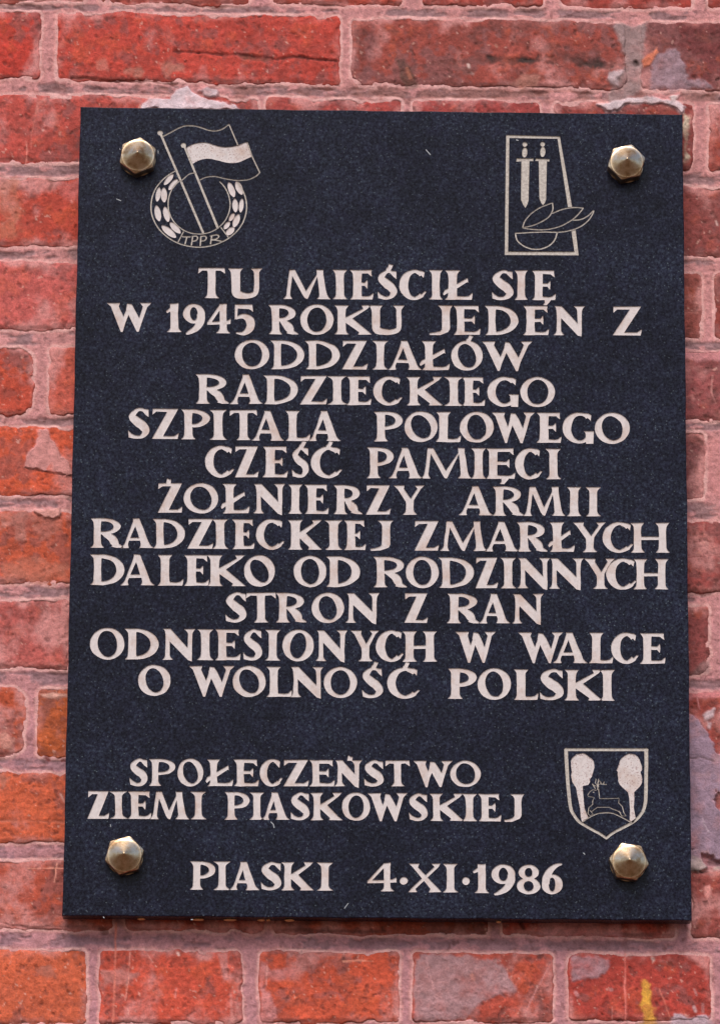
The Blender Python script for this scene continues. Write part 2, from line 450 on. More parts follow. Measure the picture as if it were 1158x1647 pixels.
# stains, smears and loose cement on the wall: polygon, colour, strength, ragged edge (px), raises the surface by (m)
PATCH = [
    ([(60, 692), (80, 690), (92, 722), (124, 764), (122, 768), (40, 752), (44, 735), (58, 715)], (216, 146, 140), .85, 4, .0016),
    ([(985, 40), (1040, 36), (1034, 95), (1028, 150), (975, 168), (985, 145), (978, 130), (990, 118), (1008, 108), (1000, 70)], (158, 128, 126), .9, 5, .0015),
    ([(1050, 90), (1085, 80), (1102, 102), (1104, 128), (1145, 134), (1150, 144), (1042, 146), (1046, 118)], (160, 128, 136), .85, 5, .0008),
    ([(1030, 98), (1056, 76), (1058, 84), (1046, 104), (1034, 110)], (214, 120, 90), .9, 2, .001),
    ([(824, 136), (845, 118), (868, 122), (862, 140), (840, 144)], (180, 120, 105), .6, 4, .0004),
    ([(978, 118), (1000, 112), (1004, 120), (992, 128), (994, 140), (982, 136), (975, 126)], (186, 160, 162), .85, 3, .0012),
    # lime over the slab's top edge
    ([(228, 166), (240, 158), (275, 160), (284, 148), (302, 138), (306, 150), (330, 158), (380, 168), (390, 178), (228, 178)], (230, 204, 208), 1.0, 4, .0020),
    ([(320, 146), (334, 139), (352, 148), (345, 156), (328, 154)], (214, 188, 192), .85, 4, .0018),
    ([(960, 168), (1000, 160), (1040, 158), (1080, 160), (1100, 172), (1096, 180), (1078, 174), (1060, 166), (1020, 165), (1006, 168), (985, 178), (965, 176)], (228, 202, 204), 1.0, 4, .0016),
    ([(1098, 180), (1110, 190), (1108, 215), (1104, 240), (1112, 255), (1098, 262)], (206, 184, 160), .8, 5, .0008),
    ([(1076, 156), (1092, 152), (1090, 160), (1080, 162)], (236, 214, 210), .9, 2, .002),
    # large cement smear right of the slab
    ([(1100, 1152), (1122, 1160), (1136, 1182), (1152, 1205), (1158, 1220), (1200, 1222), (1200, 1270), (1152, 1275), (1150, 1300), (1200, 1310), (1220, 1370), (1165, 1385), (1130, 1375), (1112, 1402), (1100, 1400), (1080, 1300)], (158, 130, 146), .92, 7, .0030),
    ([(1128, 1150), (1148, 1140), (1146, 1152), (1132, 1160)], (206, 178, 182), .9, 3, .0012),
    ([(1136, 1160), (1144, 1162), (1142, 1175), (1136, 1172)], (212, 182, 186), .9, 2, .0012),
    ([(1110, 1374), (1128, 1382), (1136, 1396), (1122, 1406), (1108, 1400)], (186, 160, 156), .9, 3, .0030),
    ([(1132, 1425), (1142, 1422), (1143, 1438), (1137, 1446), (1131, 1438)], (228, 150, 142), .95, 1.5, .0006),
    # M4 and M5
    ([(666, 1540), (700, 1533), (800, 1545), (812, 1560), (824, 1580), (832, 1595), (806, 1604), (770, 1612), (748, 1640), (668, 1640)], (172, 128, 130), .85, 5, .0006),
    ([(918, 1540), (960, 1536), (984, 1544), (976, 1560), (962, 1572), (935, 1576), (918, 1580)], (176, 130, 136), .9, 4, .0010),
    ([(1080, 1640), (1085, 1632), (1112, 1636), (1138, 1628), (1150, 1650), (1080, 1655)], (190, 160, 168), .9, 5, .0012),
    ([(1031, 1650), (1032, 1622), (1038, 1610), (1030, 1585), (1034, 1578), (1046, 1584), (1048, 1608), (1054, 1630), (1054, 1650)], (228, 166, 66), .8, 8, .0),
    ([(425, 1560), (450, 1558), (484, 1556), (470, 1572), (448, 1580), (430, 1570)], (190, 116, 112), .75, 5, .0004),
    ([(418, 1540), (428, 1560), (426, 1590), (440, 1610), (448, 1640), (418, 1644)], (214, 140, 138), .6, 6, .0004),
    ([(165, 1560), (200, 1558), (222, 1566), (205, 1586), (180, 1580), (166, 1590)], (196, 124, 116), .7, 5, .0004),
    ([(350, 1534), (366, 1532), (366, 1576), (362, 1576)], (214, 138, 132), .85, 2, .0006),
    # left-hand bricks
    ([(0, 826), (40, 824), (44, 870), (26, 872), (20, 850), (0, 850)], (184, 120, 108), .7, 6, .0005),
    ([(50, 826), (98, 824), (96, 850), (84, 866), (66, 868), (55, 850)], (186, 112, 98), .7, 6, .0005),
    ([(56, 822), (95, 818), (98, 832), (70, 834)], (222, 156, 146), .9, 2, .002),
    ([(0, 905), (60, 895), (110, 905), (110, 936), (8, 936)], (190, 112, 92), .6, 8, 0),
    ([(0, 1180), (10, 1175), (25, 1190), (22, 1205), (0, 1210)], (205, 140, 126), .8, 4, .0005),
    ([(64, 1116), (90, 1114), (111, 1116), (111, 1122), (70, 1122)], (224, 164, 148), .85, 2, .0006),
    ([(0, 1248), (16, 1250), (10, 1268), (0, 1275)], (180, 120, 104), .6, 5, 0),
    ([(88, 290), (130, 288), (130, 330), (108, 322), (96, 308)], (202, 112, 108), .6, 6, 0),
    ([(0, 290), (28, 290), (34, 330), (26, 380), (0, 390)], (188, 118, 92), .5, 9, 0),
    ([(56, 1560), (80, 1552), (92, 1566), (90, 1572), (66, 1568)], (170, 100, 84), .7, 5, 0),
    # grey haze at the foot of the long brick, top row
    ([(156, 98), (170, 96), (175, 112), (158, 110)], (196, 120, 106), .55, 5, 0),
    ([(192, 108), (230, 106), (228, 122), (196, 122)], (178, 120, 104), .6, 5, 0),
    ([(255, 100), (285, 98), (298, 116), (270, 124)], (188, 120, 104), .6, 6, 0),
    # clay bump burnt into brick
    ([(637, 96), (650, 94), (666, 120), (670, 138), (652, 140), (642, 122)], (98, 66, 56), .85, 3, .0008),
    # pink wash at the tops of right-hand bricks
    ([(1100, 566), (1158, 566), (1158, 580), (1135, 578), (1120, 584), (1100, 574)], (214, 140, 142), .8, 4, 0),
    ([(1098, 1113), (1158, 1112), (1158, 1120), (1098, 1124)], (210, 128, 130), .75, 4, 0),
    ([(1160, 700), (1134, 696), (1136, 730), (1140, 800), (1160, 802)], (206, 136, 134), .6, 5, 0),
    ([(210, 1483), (240, 1483), (296, 1483), (290, 1494), (215, 1494)], (196, 130, 128), .75, 4, 0),
    ([(870, 1483), (930, 1483), (1000, 1485), (1000, 1510), (860, 1505)], (204, 134, 134), .75, 6, 0),
    ([(386, 1482), (450, 1482), (455, 1500), (386, 1500)], (200, 128, 122), .6, 6, 0),
    ([(1130, 1060), (1142, 1062), (1142, 1084), (1110, 1086)], (132, 100, 98), .5, 4, 0),
]
# cracks and dark seams: points, half-width, colour, strength, depth (m)
CRACK = [
    ([(280, 84), (330, 86), (400, 88), (440, 93), (500, 93), (540, 98)], 2.2, (92, 40, 36), .8, .0018),
    ([(386, 90), (412, 94), (436, 96)], 2.5, (110, 60, 46), .7, .001),
    ([(115, 125), (150, 128), (190, 131), (240, 130), (285, 134)], 2.4, (100, 48, 40), .8, .002),
    ([(786, 96), (850, 97), (892, 98)], 6.5, (62, 44, 40), 1, .0012),
    ([(912, 98), (950, 104), (1004, 106)], 7.5, (68, 44, 40), 1, .0012),
    ([(0, 1319), (60, 1320), (104, 1323)], 2.6, (186, 104, 82), .8, .001),
    ([(44, 752), (80, 759), (124, 768)], 1.2, (120, 60, 50), .8, .001),
    ([(94, 1470), (50, 1470), (103, 1472)], .9, (120, 64, 54), .7, .0008),
    ([(78, 289), (84, 296), (80, 304)], 3.5, (112, 66, 56), .7, .001),
    ([(0, 1484), (60, 1490), (140, 1490)], 1.5, (110, 56, 50), .7, .001),
    ([(80, 1585), (112, 1618)], 1.1, (158, 70, 52), .7, .0006),
    ([(30, 1562), (46, 1570)], 1.8, (160, 78, 58), .6, .0004),
    ([(560, 1600), (590, 1605)], 1.4, (150, 60, 48), .7, .0005),
    ([(508, 1600), (545, 1596), (552, 1606)], 3.5, (176, 100, 96), .6, .0),
    ([(1098, 872), (1158, 874)], .9, (120, 58, 54), .6, .0004),
    ([(1098, 895), (1158, 892)], .9, (120, 58, 54), .6, .0004),
    ([(1098, 900), (1110, 902)], 1.2, (120, 58, 54), .6, .0004),
    ([(1098, 490), (1124, 489)], .9, (120, 58, 54), .6, .0004),
    ([(600, 48), (594, 90), (588, 130)], 7, (128, 74, 74), .45, .0),
    ([(710, 100), (770, 98)], 7, (116, 66, 60), .55, .0),
    ([(736, 110), (758, 118)], 6, (120, 74, 66), .6, .0),
    ([(868, 1560), (880, 1545)], 6, (150, 86, 84), .5, .0),
    ([(1020, 98), (1024, 101)], 3.2, (30, 18, 18), .95, .006),
    ([(206, 1360), (206, 1362)], 1, (90, 40, 36), .1, .0),
    ([(1000, 1520), (1006, 1512), (1005, 1530)], 3, (130, 70, 66), .6, .001),
    ([(836, 1480), (842, 1496)], 3.5, (92, 46, 44), .8, .002),
    ([(160, 1492), (172, 1498), (165, 1502)], 3, (96, 52, 46), .7, .002),
    ([(74, 1218), (78, 1222)], 3.5, (120, 46, 42), .8, .001),
    ([(100, 1223), (104, 1224)], 2.4, (120, 46, 42), .8, .001),
    ([(1104, 1398), (1130, 1402)], 2.4, (96, 78, 74), .8, .001),
    ([(1100, 1222), (1130, 1218), (1146, 1225)], 1.6, (122, 96, 104), .7, .001),
]
# thin pale scratches and drips: points, half-width, colour, strength
SCRATCH = [
    ([(188, 1482), (186, 1560), (182, 1647)], 1.5, (232, 132, 112), .8), ([(209, 1530), (208, 1575), (202, 1608)], 1.0, (232, 146, 130), .85),
    ([(238, 1534), (246, 1547)], .9, (230, 150, 136), .8), ([(46, 1396), (102, 1398)], .9, (240, 160, 140), .9),
    ([(91, 1390), (90, 1402), (87, 1419)], .9, (240, 160, 140), .9), ([(97, 1278), (105, 1290)], 1.4, (236, 190, 180), .9),
    ([(42, 1250 - 985), (44, 240), (43, 228)], 1.0, (230, 140, 125), .8), ([(50, 238), (52, 215), (60, 180), (75, 163)], .9, (214, 120, 106), .7),
    ([(60, 182), (63, 165), (72, 160)], 2.2, (214, 138, 124), .6), ([(5, 362), (20, 351)], .9, (214, 140, 124), .6),
    ([(553, 1547), (575, 1545), (600, 1547)], 1.1, (240, 156, 130), .85), ([(1005, 1535), (1005, 1647)], 1.5, (234, 132, 120), .75),
    ([(882, 1556), (862, 1590), (848, 1620)], .9, (214, 144, 140), .7), ([(686, 1540), (694, 1575), (697, 1590)], .8, (206, 150, 150), .7),
    ([(868, 42), (1000 - 132, 100)], .5, (190, 104, 90), .4), ([(1055, 55), (1060, 70)], 1, (150, 90, 92), .6),
    ([(1145, 605), (1145, 635), (1150, 648)], 1.2, (206, 140, 132), .8), ([(1100, 640), (1130, 630)], .9, (190, 116, 110), .7),
    ([(1102, 614), (1122, 615)], .8, (190, 116, 110), .5), ([(1113, 638), (1115, 642)], 3.5, (200, 130, 124), .7),
    ([(1133, 842), (1131, 858), (1146, 868)], 1.2, (196, 122, 112), .7), ([(1128, 875), (1134, 873)], 2.5, (206, 140, 130), .7),
    ([(1122, 889), (1128, 889)], 2, (212, 140, 128), .7), ([(1120, 916), (1134, 920)], 1.4, (190, 110, 100), .6),
    ([(1104, 460), (1110, 485)], 1, (186, 110, 104), .6), ([(1100, 502), (1124, 502)], 1, (196, 120, 110), .5),
    ([(100, 550 + 60), (84, 616)], 1, (190, 104, 86), .4), ([(1128, 975), (1134, 990)], 4.5, (190, 120, 114), .5),
    ([(1129, 1318), (1134, 1330), (1140, 1340)], 1.2, (196, 170, 182), .7), ([(1094, 1300 + 60), (1100, 1362)], 1, (190, 160, 170), .3),
    ([(372, 1600), (374, 1640)], 2.5, (220, 146, 138), .5), ([(284, 1590), (282, 1604)], 1.5, (226, 146, 136), .6),
    ([(430, 1555), (428, 1585)], 1.4, (226, 156, 148), .6), ([(1060, 1590), (1070, 1615), (1076, 1636)], 1.1, (220, 124, 104), .6),
    ([(113, 1003), (111, 1072)], 1.3, (222, 136, 126), .8), ([(411, 40), (418, 56)], .8, (220, 110, 90), .4),
    ([(1122, 1120), (1124, 1135), (1126, 1140)], .9, (204, 134, 134), .7), ([(983, 1620), (984, 1640)], 1.0, (210, 150, 140), .5),
    ([(982, 1592), (985, 1592)], 3, (216, 160, 156), .8), ([(1047, 1541), (1048, 1544)], 2.2, (236, 200, 190), .9),
    ([(286, 1533), (287, 1536)], 2.5, (236, 196, 186), .9), ([(925, 1596), (928, 1600)], 4, (204, 140, 140), .7),
    ([(1116, 1620), (1118, 1626)], 3.5, (206, 170, 170), .8), ([(1130, 1615), (1130, 1628)], 2.5, (206, 170, 170), .7),
    ([(1115, 1590), (1120, 1600)], 1.6, (196, 140, 136), .6), ([(760, 1568), (762, 1576)], 4, (220, 146, 132), .9),
    ([(796, 72), (798, 74)], 2, (200, 150, 130), .6), ([(752, 105), (753, 109)], 2.5, (226, 190, 180), .8), ([(757, 118), (760, 120)], 2, (206, 176, 170), .7),
    ([(655, 110), (660, 125)], 3, (186, 110, 84), .6), ([(1152, 355), (1153, 362)], 1.4, (210, 170, 160), .8),
    ([(96, 216), (98, 212)], 1.6, (210, 140, 120), .8), ([(276, 88), (277, 66)], .6, (210, 100, 80), .3),
    ([(116, 323), (117, 325)], 2, (220, 140, 130), .8), ([(1148, 1396), (1160, 1394)], 3, (200, 176, 168), .7),
]
FLECKS_SEED = 911


def brick_sd(u, v, b):
    """signed px distance to the rounded, slightly wandering outline of a brick"""
    q = b['q']; r = b['r']
    cx = sum(p[0] for p in q) / 4; cy = sum(p[1] for p in q) / 4
    qi = [(p[0] + (r if p[0] < cx else -r), p[1] + (r if p[1] < cy else -r)) for p in q]
    w = fbm(u, v, 46, b['seed'], 3) * 2.6 + fbm(u, v, 22, b['seed'] + 5, 3) * 1.8
    w = w + 4.5 * sstep(0.42, 0.9, fbm(u, v, 34, b['seed'] + 9, 3)) + fbm(u, v, 7, b['seed'] + 11, 2) * 0.4
    return poly_sd(u, v, qi) - r + w


def overlays(u, v, col, h, bricky):
    for poly, c, k, rag, lift in PATCH:
        P = np.asarray(poly, float)
        lo = P.min(0) - 14; hi = P.max(0) + 14
        s = (u > lo[0]) & (u < hi[0]) & (v > lo[1]) & (v < hi[1])
        if not s.any(): continue
        us, vs = u[s], v[s]
        d = poly_sd(us, vs, P) + fbm(us, vs, 16, int(P[0, 0]) + 77, 4) * rag
        e_ = 1.2 + rag * 0.45
        m = sstep(e_, -e_, d)
        tex = 1 + 0.20 * fbm(us, vs, 12, 5, 4)
        a = (m * (k * (0.80 + 0.45 * fbm(us, vs, 20, 8, 4) + 0.2 * m)).clip(0, 1))[:, None]
        col[s] = col[s] * (1 - a) + lin(c)[None] * tex[:, None] * a
        if lift >= .0016 and not bricky:
            mm = sstep(2.5, -1.0, d)
            h[s] = h[s] * (1 - mm) + mm * (lift + 0.0012 + 0.0008 * fbm(us, vs, 26, 3, 4))
        elif lift:
            h[s] += m * lift * (1 + 0.35 * fbm(us, vs, 18, 3, 3)) * (1 if bricky else 0.8)
    for pts, w, c, k, dep in CRACK:
        P = np.asarray(pts, float)
        lo = P.min(0) - w * 3 - 8; hi = P.max(0) + w * 3 + 8
        s = (u > lo[0]) & (u < hi[0]) & (v > lo[1]) & (v < hi[1])
        if not s.any(): continue
        us, vs = u[s], v[s]
        d = line_d(us + fbm(us, vs, 20, 12, 3) * 2.5, vs + fbm(us, vs, 26, 13, 3) * 3.0, pts) + fbm(us, vs, 9, 14, 2) * w * 0.5
        m = sstep(w * 1.35, w * 0.35, d) * np.clip(0.8 + 0.5 * fbm(us, vs, 30, 15, 3), 0, 1)
        col[s] = col[s] * (1 - m * k)[:, None] + lin(c)[None] * (m * k)[:, None]
        h[s] -= m * dep
    for pts, w, c, k in SCRATCH:
        P = np.asarray(pts, float)
        lo = P.min(0) - w - 8; hi = P.max(0) + w + 8
        s = (u > lo[0]) & (u < hi[0]) & (v > lo[1]) & (v < hi[1])
        if not s.any(): continue
        us, vs = u[s], v[s]
        d = line_d(us + fbm(us, vs, 26, 22, 2) * 1.3, vs + fbm(us, vs, 26, 23, 2) * 1.3, pts)
        m = sstep(w + 0.9, w * 0.4, d) * k * np.clip(0.85 + 0.5 * fbm(us, vs, 24, 25, 2), 0, 1)
        col[s] = col[s] * (1 - m)[:, None] + lin(c)[None] * m[:, None]


PINK = lin((214, 146, 141))
DARK = lin((84, 50, 48))
ORNG = lin((222, 104, 60))


def brick_surface(u, v, b):
    sd = brick_sd(u, v, b)
    s = b['seed']
    base = lin((b['col'][0] + 2, b['col'][1] + 2, b['col'][2] + 1))[None] * np.ones((len(u), 1))
    n1 = fbm(u, v, 60, s + 1, 5); n2 = fbm(u, v, 26, s + 2, 5); n3 = fbm(u * 0.45, v, 20, s + 3, 4); n4 = fbm(u, v, 7, s + 4, 3)
    col = base * (1 + 0.16 * n1 + 0.10 * n4)[:, None]
    a = (sstep(0.15, 0.75, n2) * 0.45)[:, None]
    col = col * (1 - a) + (ORNG * 0.5 + base * 0.5) * a
    a = (sstep(0.05, 0.7, n3 + 0.25 * n4) * b['soot'] * 1.1).clip(0, .9)[:, None]
    col = col * (1 - a) + lin((112, 66, 62)) * a
    n5 = fbm(u, v, 15, s + 12, 5); n6 = fbm(u, v, 75, s + 13, 3)
    a = (sstep(0.05, 0.5, n5 * 0.8 + n6 * 0.8 + b['soot'] * .4 - .25) * (0.38 + 0.6 * b['soot'])).clip(0, .8)[:, None]
    col = col * (1 - a) + lin((136, 84, 82)) * a
    a = (sstep(0.30, 0.75, fbm(u, v, 9, s + 15, 4)) * sstep(-.3, .3, n5) * .35)[:, None]
    col = col * (1 - a) + lin((110, 62, 56)) * a
    g1 = fbm(u, v, 5.5, s + 21, 2)
    col = col * (1 + 0.17 * g1)[:, None]
    pit = sstep(0.72, 0.95, fbm(u, v, 8, s + 23, 2))
    col = col * (1 - 0.45 * pit[:, None]) + lin((84, 46, 40)) * 0.45 * pit[:, None]
    wh = sstep(1.02, 1.15, fbm(u, v, 6, s + 27, 2)) * .5
    col = col * (1 - wh[:, None]) + lin((226, 176, 160)) * wh[:, None]
    # lime-pink wash: thicker near the joints
    e = sstep(-16, -2, sd)
    a = ((sstep(0.35 - b['pink'], 1.15 - b['pink'], fbm(u, v * 0.8, 48, s + 6, 5) * 0.9 + 0.25 * e) * 0.75) + 0.30 * e * sstep(-.2, .6, n2)).clip(0, .85)[:, None]
    col = col * (1 - a) + PINK * a
    # sooty pits and dark crusts
    p = sstep(0.62, 0.85, fbm(u, v, 13, s + 9, 3)) * sstep(-0.1, 0.5, n1)
    a = (p * (0.35 + 0.5 * b['soot']))[:, None]
    col = col * (1 - a) + DARK * a
    h = 0.0012 * n1 + 0.0006 * n2 + 0.00028 * n4 - 0.0009 * p - 0.0009 * pit + 0.00022 * g1
    h += 0.0012 * (_hash(np.array([s]), np.array([3]), 9)[0] - 0.5)
    # darker brown band along the lower arris
    ylo = b['q'][3][1] + (b['q'][2][1] - b['q'][3][1]) * (u - b['q'][3][0]) / (b['q'][2][0] - b['q'][3][0])
    a = (sstep(5.5, 1.0, np.abs(ylo - 3 - v + 1.6 * n2)) * np.clip(0.45 + .5 * n1, 0, .7))[:, None]
    col = col * (1 - a) + lin((104, 52, 44)) * a
    h -= 0.0105 * sstep(-0.6, 5.0, sd) + 0.0005 * sstep(-9, -1, sd)
    overlays(u, v, col, h, True)
    return col.clip(0.004, 0.95), h


def grid_axis(a, b):
    """2 px spacing inside the frame, coarser outside"""
    out = [a]
    lim = PW if b <= XMAX + 50 else PH
    while out[-1] < b - 0.01:
        x = out[-1]
        out.append(min(x + STEP(x), b))
    return np.array(out)


def axis(a, b, lim):
    out = [a]
    while out[-1] < b - 0.01:
        x = out[-1]
        st = 1.8 if -14 <= x <= lim + 12 else 7.0
        nx = x + st
        if x < -14 < nx: nx = -14
        out.append(min(nx, b))
    return np.array(out)


wall = empty('brick_wall')
wall['label'] = 'weathered red brick wall with pink washed mortar behind the black stone slab'
wall['category'] = 'wall'
wall['kind'] = 'thing'

for b in BR:
    q = b['q']
    x0, x1 = q[0][0] - 5, q[1][0] + 5
    y0 = min(q[0][1], q[1][1]) - 5; y1 = max(q[2][1], q[3][1]) + 5
    hidden = x0 > TR[3, 0] + 60 and x1 < TR[2, 0] - 60 and y0 > 172 + 50 and y1 < 1482 - 50
    if hidden: continue
    ax = axis(x0, x1, PW); ay = axis(y0, y1, PH)
    # where the slab covers the brick the grid is thinned
    keep = np.array([not (150 < x < 1065) or (y0 < 172 or y1 > 1470) or (i % 6 == 0) for i, x in enumerate(ax)]); keep[0] = keep[-1] = True
    ax = ax[keep]
    U, V = np.meshgrid(ax, ay); nu, nv = len(ax), len(ay)
    col, h = brick_surface(U.ravel(), V.ravel(), b)
    X, Z = unproj(U.ravel(), V.ravel(), 0.0)
    verts = np.stack([X, -h, Z], 1)
    idx = np.arange(nu * nv).reshape(nv, nu)
    F = np.stack([idx[:-1, :-1], idx[1:, :-1], idx[1:, 1:], idx[:-1, 1:]], -1).reshape(-1, 4)
    # close it: skirt + back, so that it is a solid block
    per = np.concatenate([idx[0, :], idx[1:, -1], idx[-1, -2::-1], idx[-2:0:-1, 0]])
    back = verts[per].copy(); back[:, 1] = 0.10
    nb = len(verts)
    bi = nb + np.arange(len(per))
    SK = np.stack([per, np.roll(per, -1), np.roll(bi, -1), bi], -1)
    V2 = np.concatenate([verts, back]); C2 = np.concatenate([col, col[per]])
    o = link('brick', np_mesh('brick', V2, np.concatenate([F, SK]), C2, True), M_BRICK, wall)

# --- mortar: one rough sheet that stands at joint level between the bricks and dives behind their faces
gx = axis(XMIN, XMAX, PW); gy = axis(YMIN, YMAX, PH)
inn = (gx > 175) & (gx < 1045)
U, V = np.meshgrid(gx, gy)
nu, nv = len(gx), len(gy)
u, v = U.ravel(), V.ravel()
sd = np.full(u.shape, 30.0)
top_side = np.zeros(u.shape)
for b in BR:
    q = b['q']
    x0, x1 = q[0][0] - 26, q[1][0] + 26
    y0, y1 = min(q[0][1], q[1][1]) - 26, max(q[2][1], q[3][1]) + 26
    i0, i1 = np.searchsorted(gx, [x0, x1]); j0, j1 = np.searchsorted(gy, [y0, y1])
    if i1 <= i0 or j1 <= j0: continue
    ii = (np.arange(j0, j1)[:, None] * nu + np.arange(i0, i1)[None]).ravel()
    d = brick_sd(u[ii], v[ii], b)
    sd[ii] = np.minimum(sd[ii], d)
n1 = fbm(u, v, 50, 1, 5); n2 = fbm(u, v, 18, 2, 4); n3 = fbm(u * 0.3, v, 13, 3, 4); n4 = fbm(u, v, 6, 4, 3)
# local course position: is this a bed joint or a perpend
bed = np.zeros(u.shape)
names = sorted(COURSES, key=lambda k: COURSES[k][0])
for ca, cb in zip(names[:-1], names[1:]):
    A, Bc = COURSES[ca], COURSES[cb]
    f0 = A[2] + (A[3] - A[2]) * u / 1158; f1 = Bc[0] + (Bc[1] - Bc[0]) * u / 1158
    mid = (f0 + f1) / 2; hw = (f1 - f0) / 2
    t = (v - mid) / hw
    s = np.abs(t) < 1.2
    bed[s] = (1 - np.abs(t[s])).clip(0, 1)
col = PINK[None] * (1 + 0.10 * n1 + 0.10 * n4)[:, None]
topz = sstep(560, 120, v); botz = sstep(1050, 1200, v)
# rough grey-brown weathered core of the bed joints
core = sstep(0.22, 0.62, bed + 0.25 * n2) * sstep(-0.15, 0.15, n3 * .8 + 0.5 * n1 + 0.35 * n2 + .12) * 0.92
cc = lin((143, 112, 110))[None] * (1 + 0.22 * n4 + 0.12 * n2)[:, None]
col = col * (1 - core[:, None]) + cc * core[:, None]
dk = sstep(0.35, 0.9, n3 + 0.3 * n4) * sstep(0.3, 0.7, bed) * (0.4 + 0.35 * topz)
col = col * (1 - dk[:, None]) + lin((104, 70, 66))[None] * dk[:, None]
# greyer mauve core low on the wall and in the perpends
gp = sstep(4.0, 8.5, sd + 2 * n2) * (0.25 + 0.25 * botz)
col = col * (1 - gp[:, None]) + lin((184, 130, 136))[None] * (1 + .12 * n4)[:, None] * gp[:, None]
mv = sstep(700, 1250, v) * .45 + .25 * sstep(-.1, .6, n1)
col = col * (1 - mv[:, None]) + col * np.array([0.84, 0.86, 0.98])[None] * mv[:, None]
# dirty brown band over the course above the slab
tb = sstep(120, 140, v) * sstep(176, 158, v) * sstep(-.3, .5, n1 + n3 * .6) * .6 * sstep(60, 140, u)
col = col * (1 - tb[:, None]) + lin((150, 96, 84))[None] * (1 + .25 * n4)[:, None] * tb[:, None]
g1 = fbm(u, v, 5, 61, 2)
col = col * (1 + 0.14 * g1)[:, None]
pt = sstep(0.75, 1.0, fbm(u, v, 8, 62, 2)) * .55
col = col * (1 - pt[:, None]) + lin((120, 74, 72))[None] * pt[:, None]
# pale rim where fresh pink pointing laps the bricks
rim = sstep(4.2, 1.4, np.abs(sd - 1.4)) * (0.72 + 0.35 * n2).clip(0, 1)
col = col * (1 - rim[:, None]) + lin((232, 176, 170))[None] * rim[:, None]
h = -0.0013 + 0.0009 * n1 + 0.0006 * n2 + 0.0004 * n4 - 0.0012 * core * (1 + n3) - 0.0016 * dk
h = h - 0.0125 * sstep(0.4, -3.6, sd + 1.9 + 1.6 * fbm(u, v, 34, 41, 4))
overlays(u, v, col, h, False)
X, Z = unproj(u, v, 0.0)
verts = np.stack([X, -h, Z], 1)
idx = np.arange(nu * nv).reshape(nv, nu)
F = np.stack([idx[:-1, :-1], idx[1:, :-1], idx[1:, 1:], idx[:-1, 1:]], -1).reshape(-1, 4)
cu = u[F].mean(1); cv = v[F].mean(1)
F = F[~((cu > 185) & (cu < 1030) & (cv > 250) & (cv < 1400))]          # nothing to build where the slab hides everything
used = np.zeros(len(verts), bool); used[F.ravel()] = True
remap = np.cumsum(used) - 1
mo = link('mortar', np_mesh('mortar', verts[used], remap[F], col[used].clip(.004, .95), True), M_MORTAR, wall)

# solid core of the wall behind the facing, down to the ground
xa, _ = unproj(XMIN, 800); xb, _ = unproj(XMAX, 800)
_, za = unproj(500, YMAX); _, zb = unproj(500, YMIN)
xa, xb, za, zb = float(xa) + .01, float(xb) - .01, 0.0, float(zb) - .01
yf = 0.05
bv = [(xa, yf, za), (xb, yf, za), (xb, .38, za), (xa, .38, za), (xa, yf, zb), (xb, yf, zb), (xb, .38, zb), (xa, .38, zb)]
bf = [(0, 1, 5, 4), (1, 2, 6, 5), (2, 3, 7, 6), (3, 0, 4, 7), (4, 5, 6, 7), (3, 2, 1, 0)]
link('wall_core', np_mesh('wall_core', bv, bf), plain_mat('rough_masonry', lin((170, 90, 80)), .9), wall)

# ------------------------------------------------------------------ the stone slab
plaque = empty('memorial_plaque')
plaque['label'] = 'black granite memorial plaque with pale carved Polish inscription bolted to the brick wall'
plaque['category'] = 'plaque'
plaque['kind'] = 'thing'

SL = [(130, 172), (1097, 184), (1112, 1480.5), (101, 1472.5)]
cs = [tuple(float(k) for k in unproj(px, py, T)) for px, py in SL]       # tl, tr, br, bl (x, z)


front_loop = []
CUTS = []          # triangles (x, z) of everything cut into the face


def slab_mesh():
    bev = 0.0011
    ring = []
    cx = sum(c[0] for c in cs) / 4; cz = sum(c[1] for c in cs) / 4
    prof = [(0.0, 0.006), (0.0, T - bev), (bev * .3, T - bev * .3), (bev, T)]
    V = []
    nseg = 60
    loops = []
    for off, y in prof:
        lp = []
        for k in range(4):
            a = cs[k]; b2 = cs[(k + 1) % 4]
            for s in range(nseg):
                t = s / nseg
                x = a[0] + (b2[0] - a[0]) * t; z = a[1] + (b2[1] - a[1]) * t
                x += -off if x > cx + .3 else (off if x < cx - .3 else 0)
                z += -off if z > cz + .4 else (off if z < cz - .4 else 0)
                w = 0.00022 * math.sin(x * 61 + z * 37) + 0.00018 * math.sin(x * 143 - z * 97)
                lp.append(len(V)); V.append((x + (w if k % 2 else 0), -y, z + (0 if k % 2 else w)))
        loops.append(lp)
    F = []
    n = 4 * nseg
    for a, b2 in zip(loops[:-1], loops[1:]):
        for i in range(n):
            F.append((a[i], a[(i + 1) % n], b2[(i + 1) % n], b2[i]))
    F.append(tuple(reversed(loops[0])))
    front_loop.extend((V[i][0], V[i][2]) for i in loops[-1])
    me = bpy.data.meshes.new('slab')
    me.from_pydata(V, [], F)
    me.update(calc_edges=True)
    import bmesh
    bm = bmesh.new(); bm.from_mesh(me); bmesh.ops.recalc_face_normals(bm, faces=bm.faces[:]); bm.to_mesh(me); bm.free()
    return me



# ------------------------------------------------------------------ flat inlay shapes (lettering and emblems)
INLAY = -0.0009     # the paint lies this far below the polished face


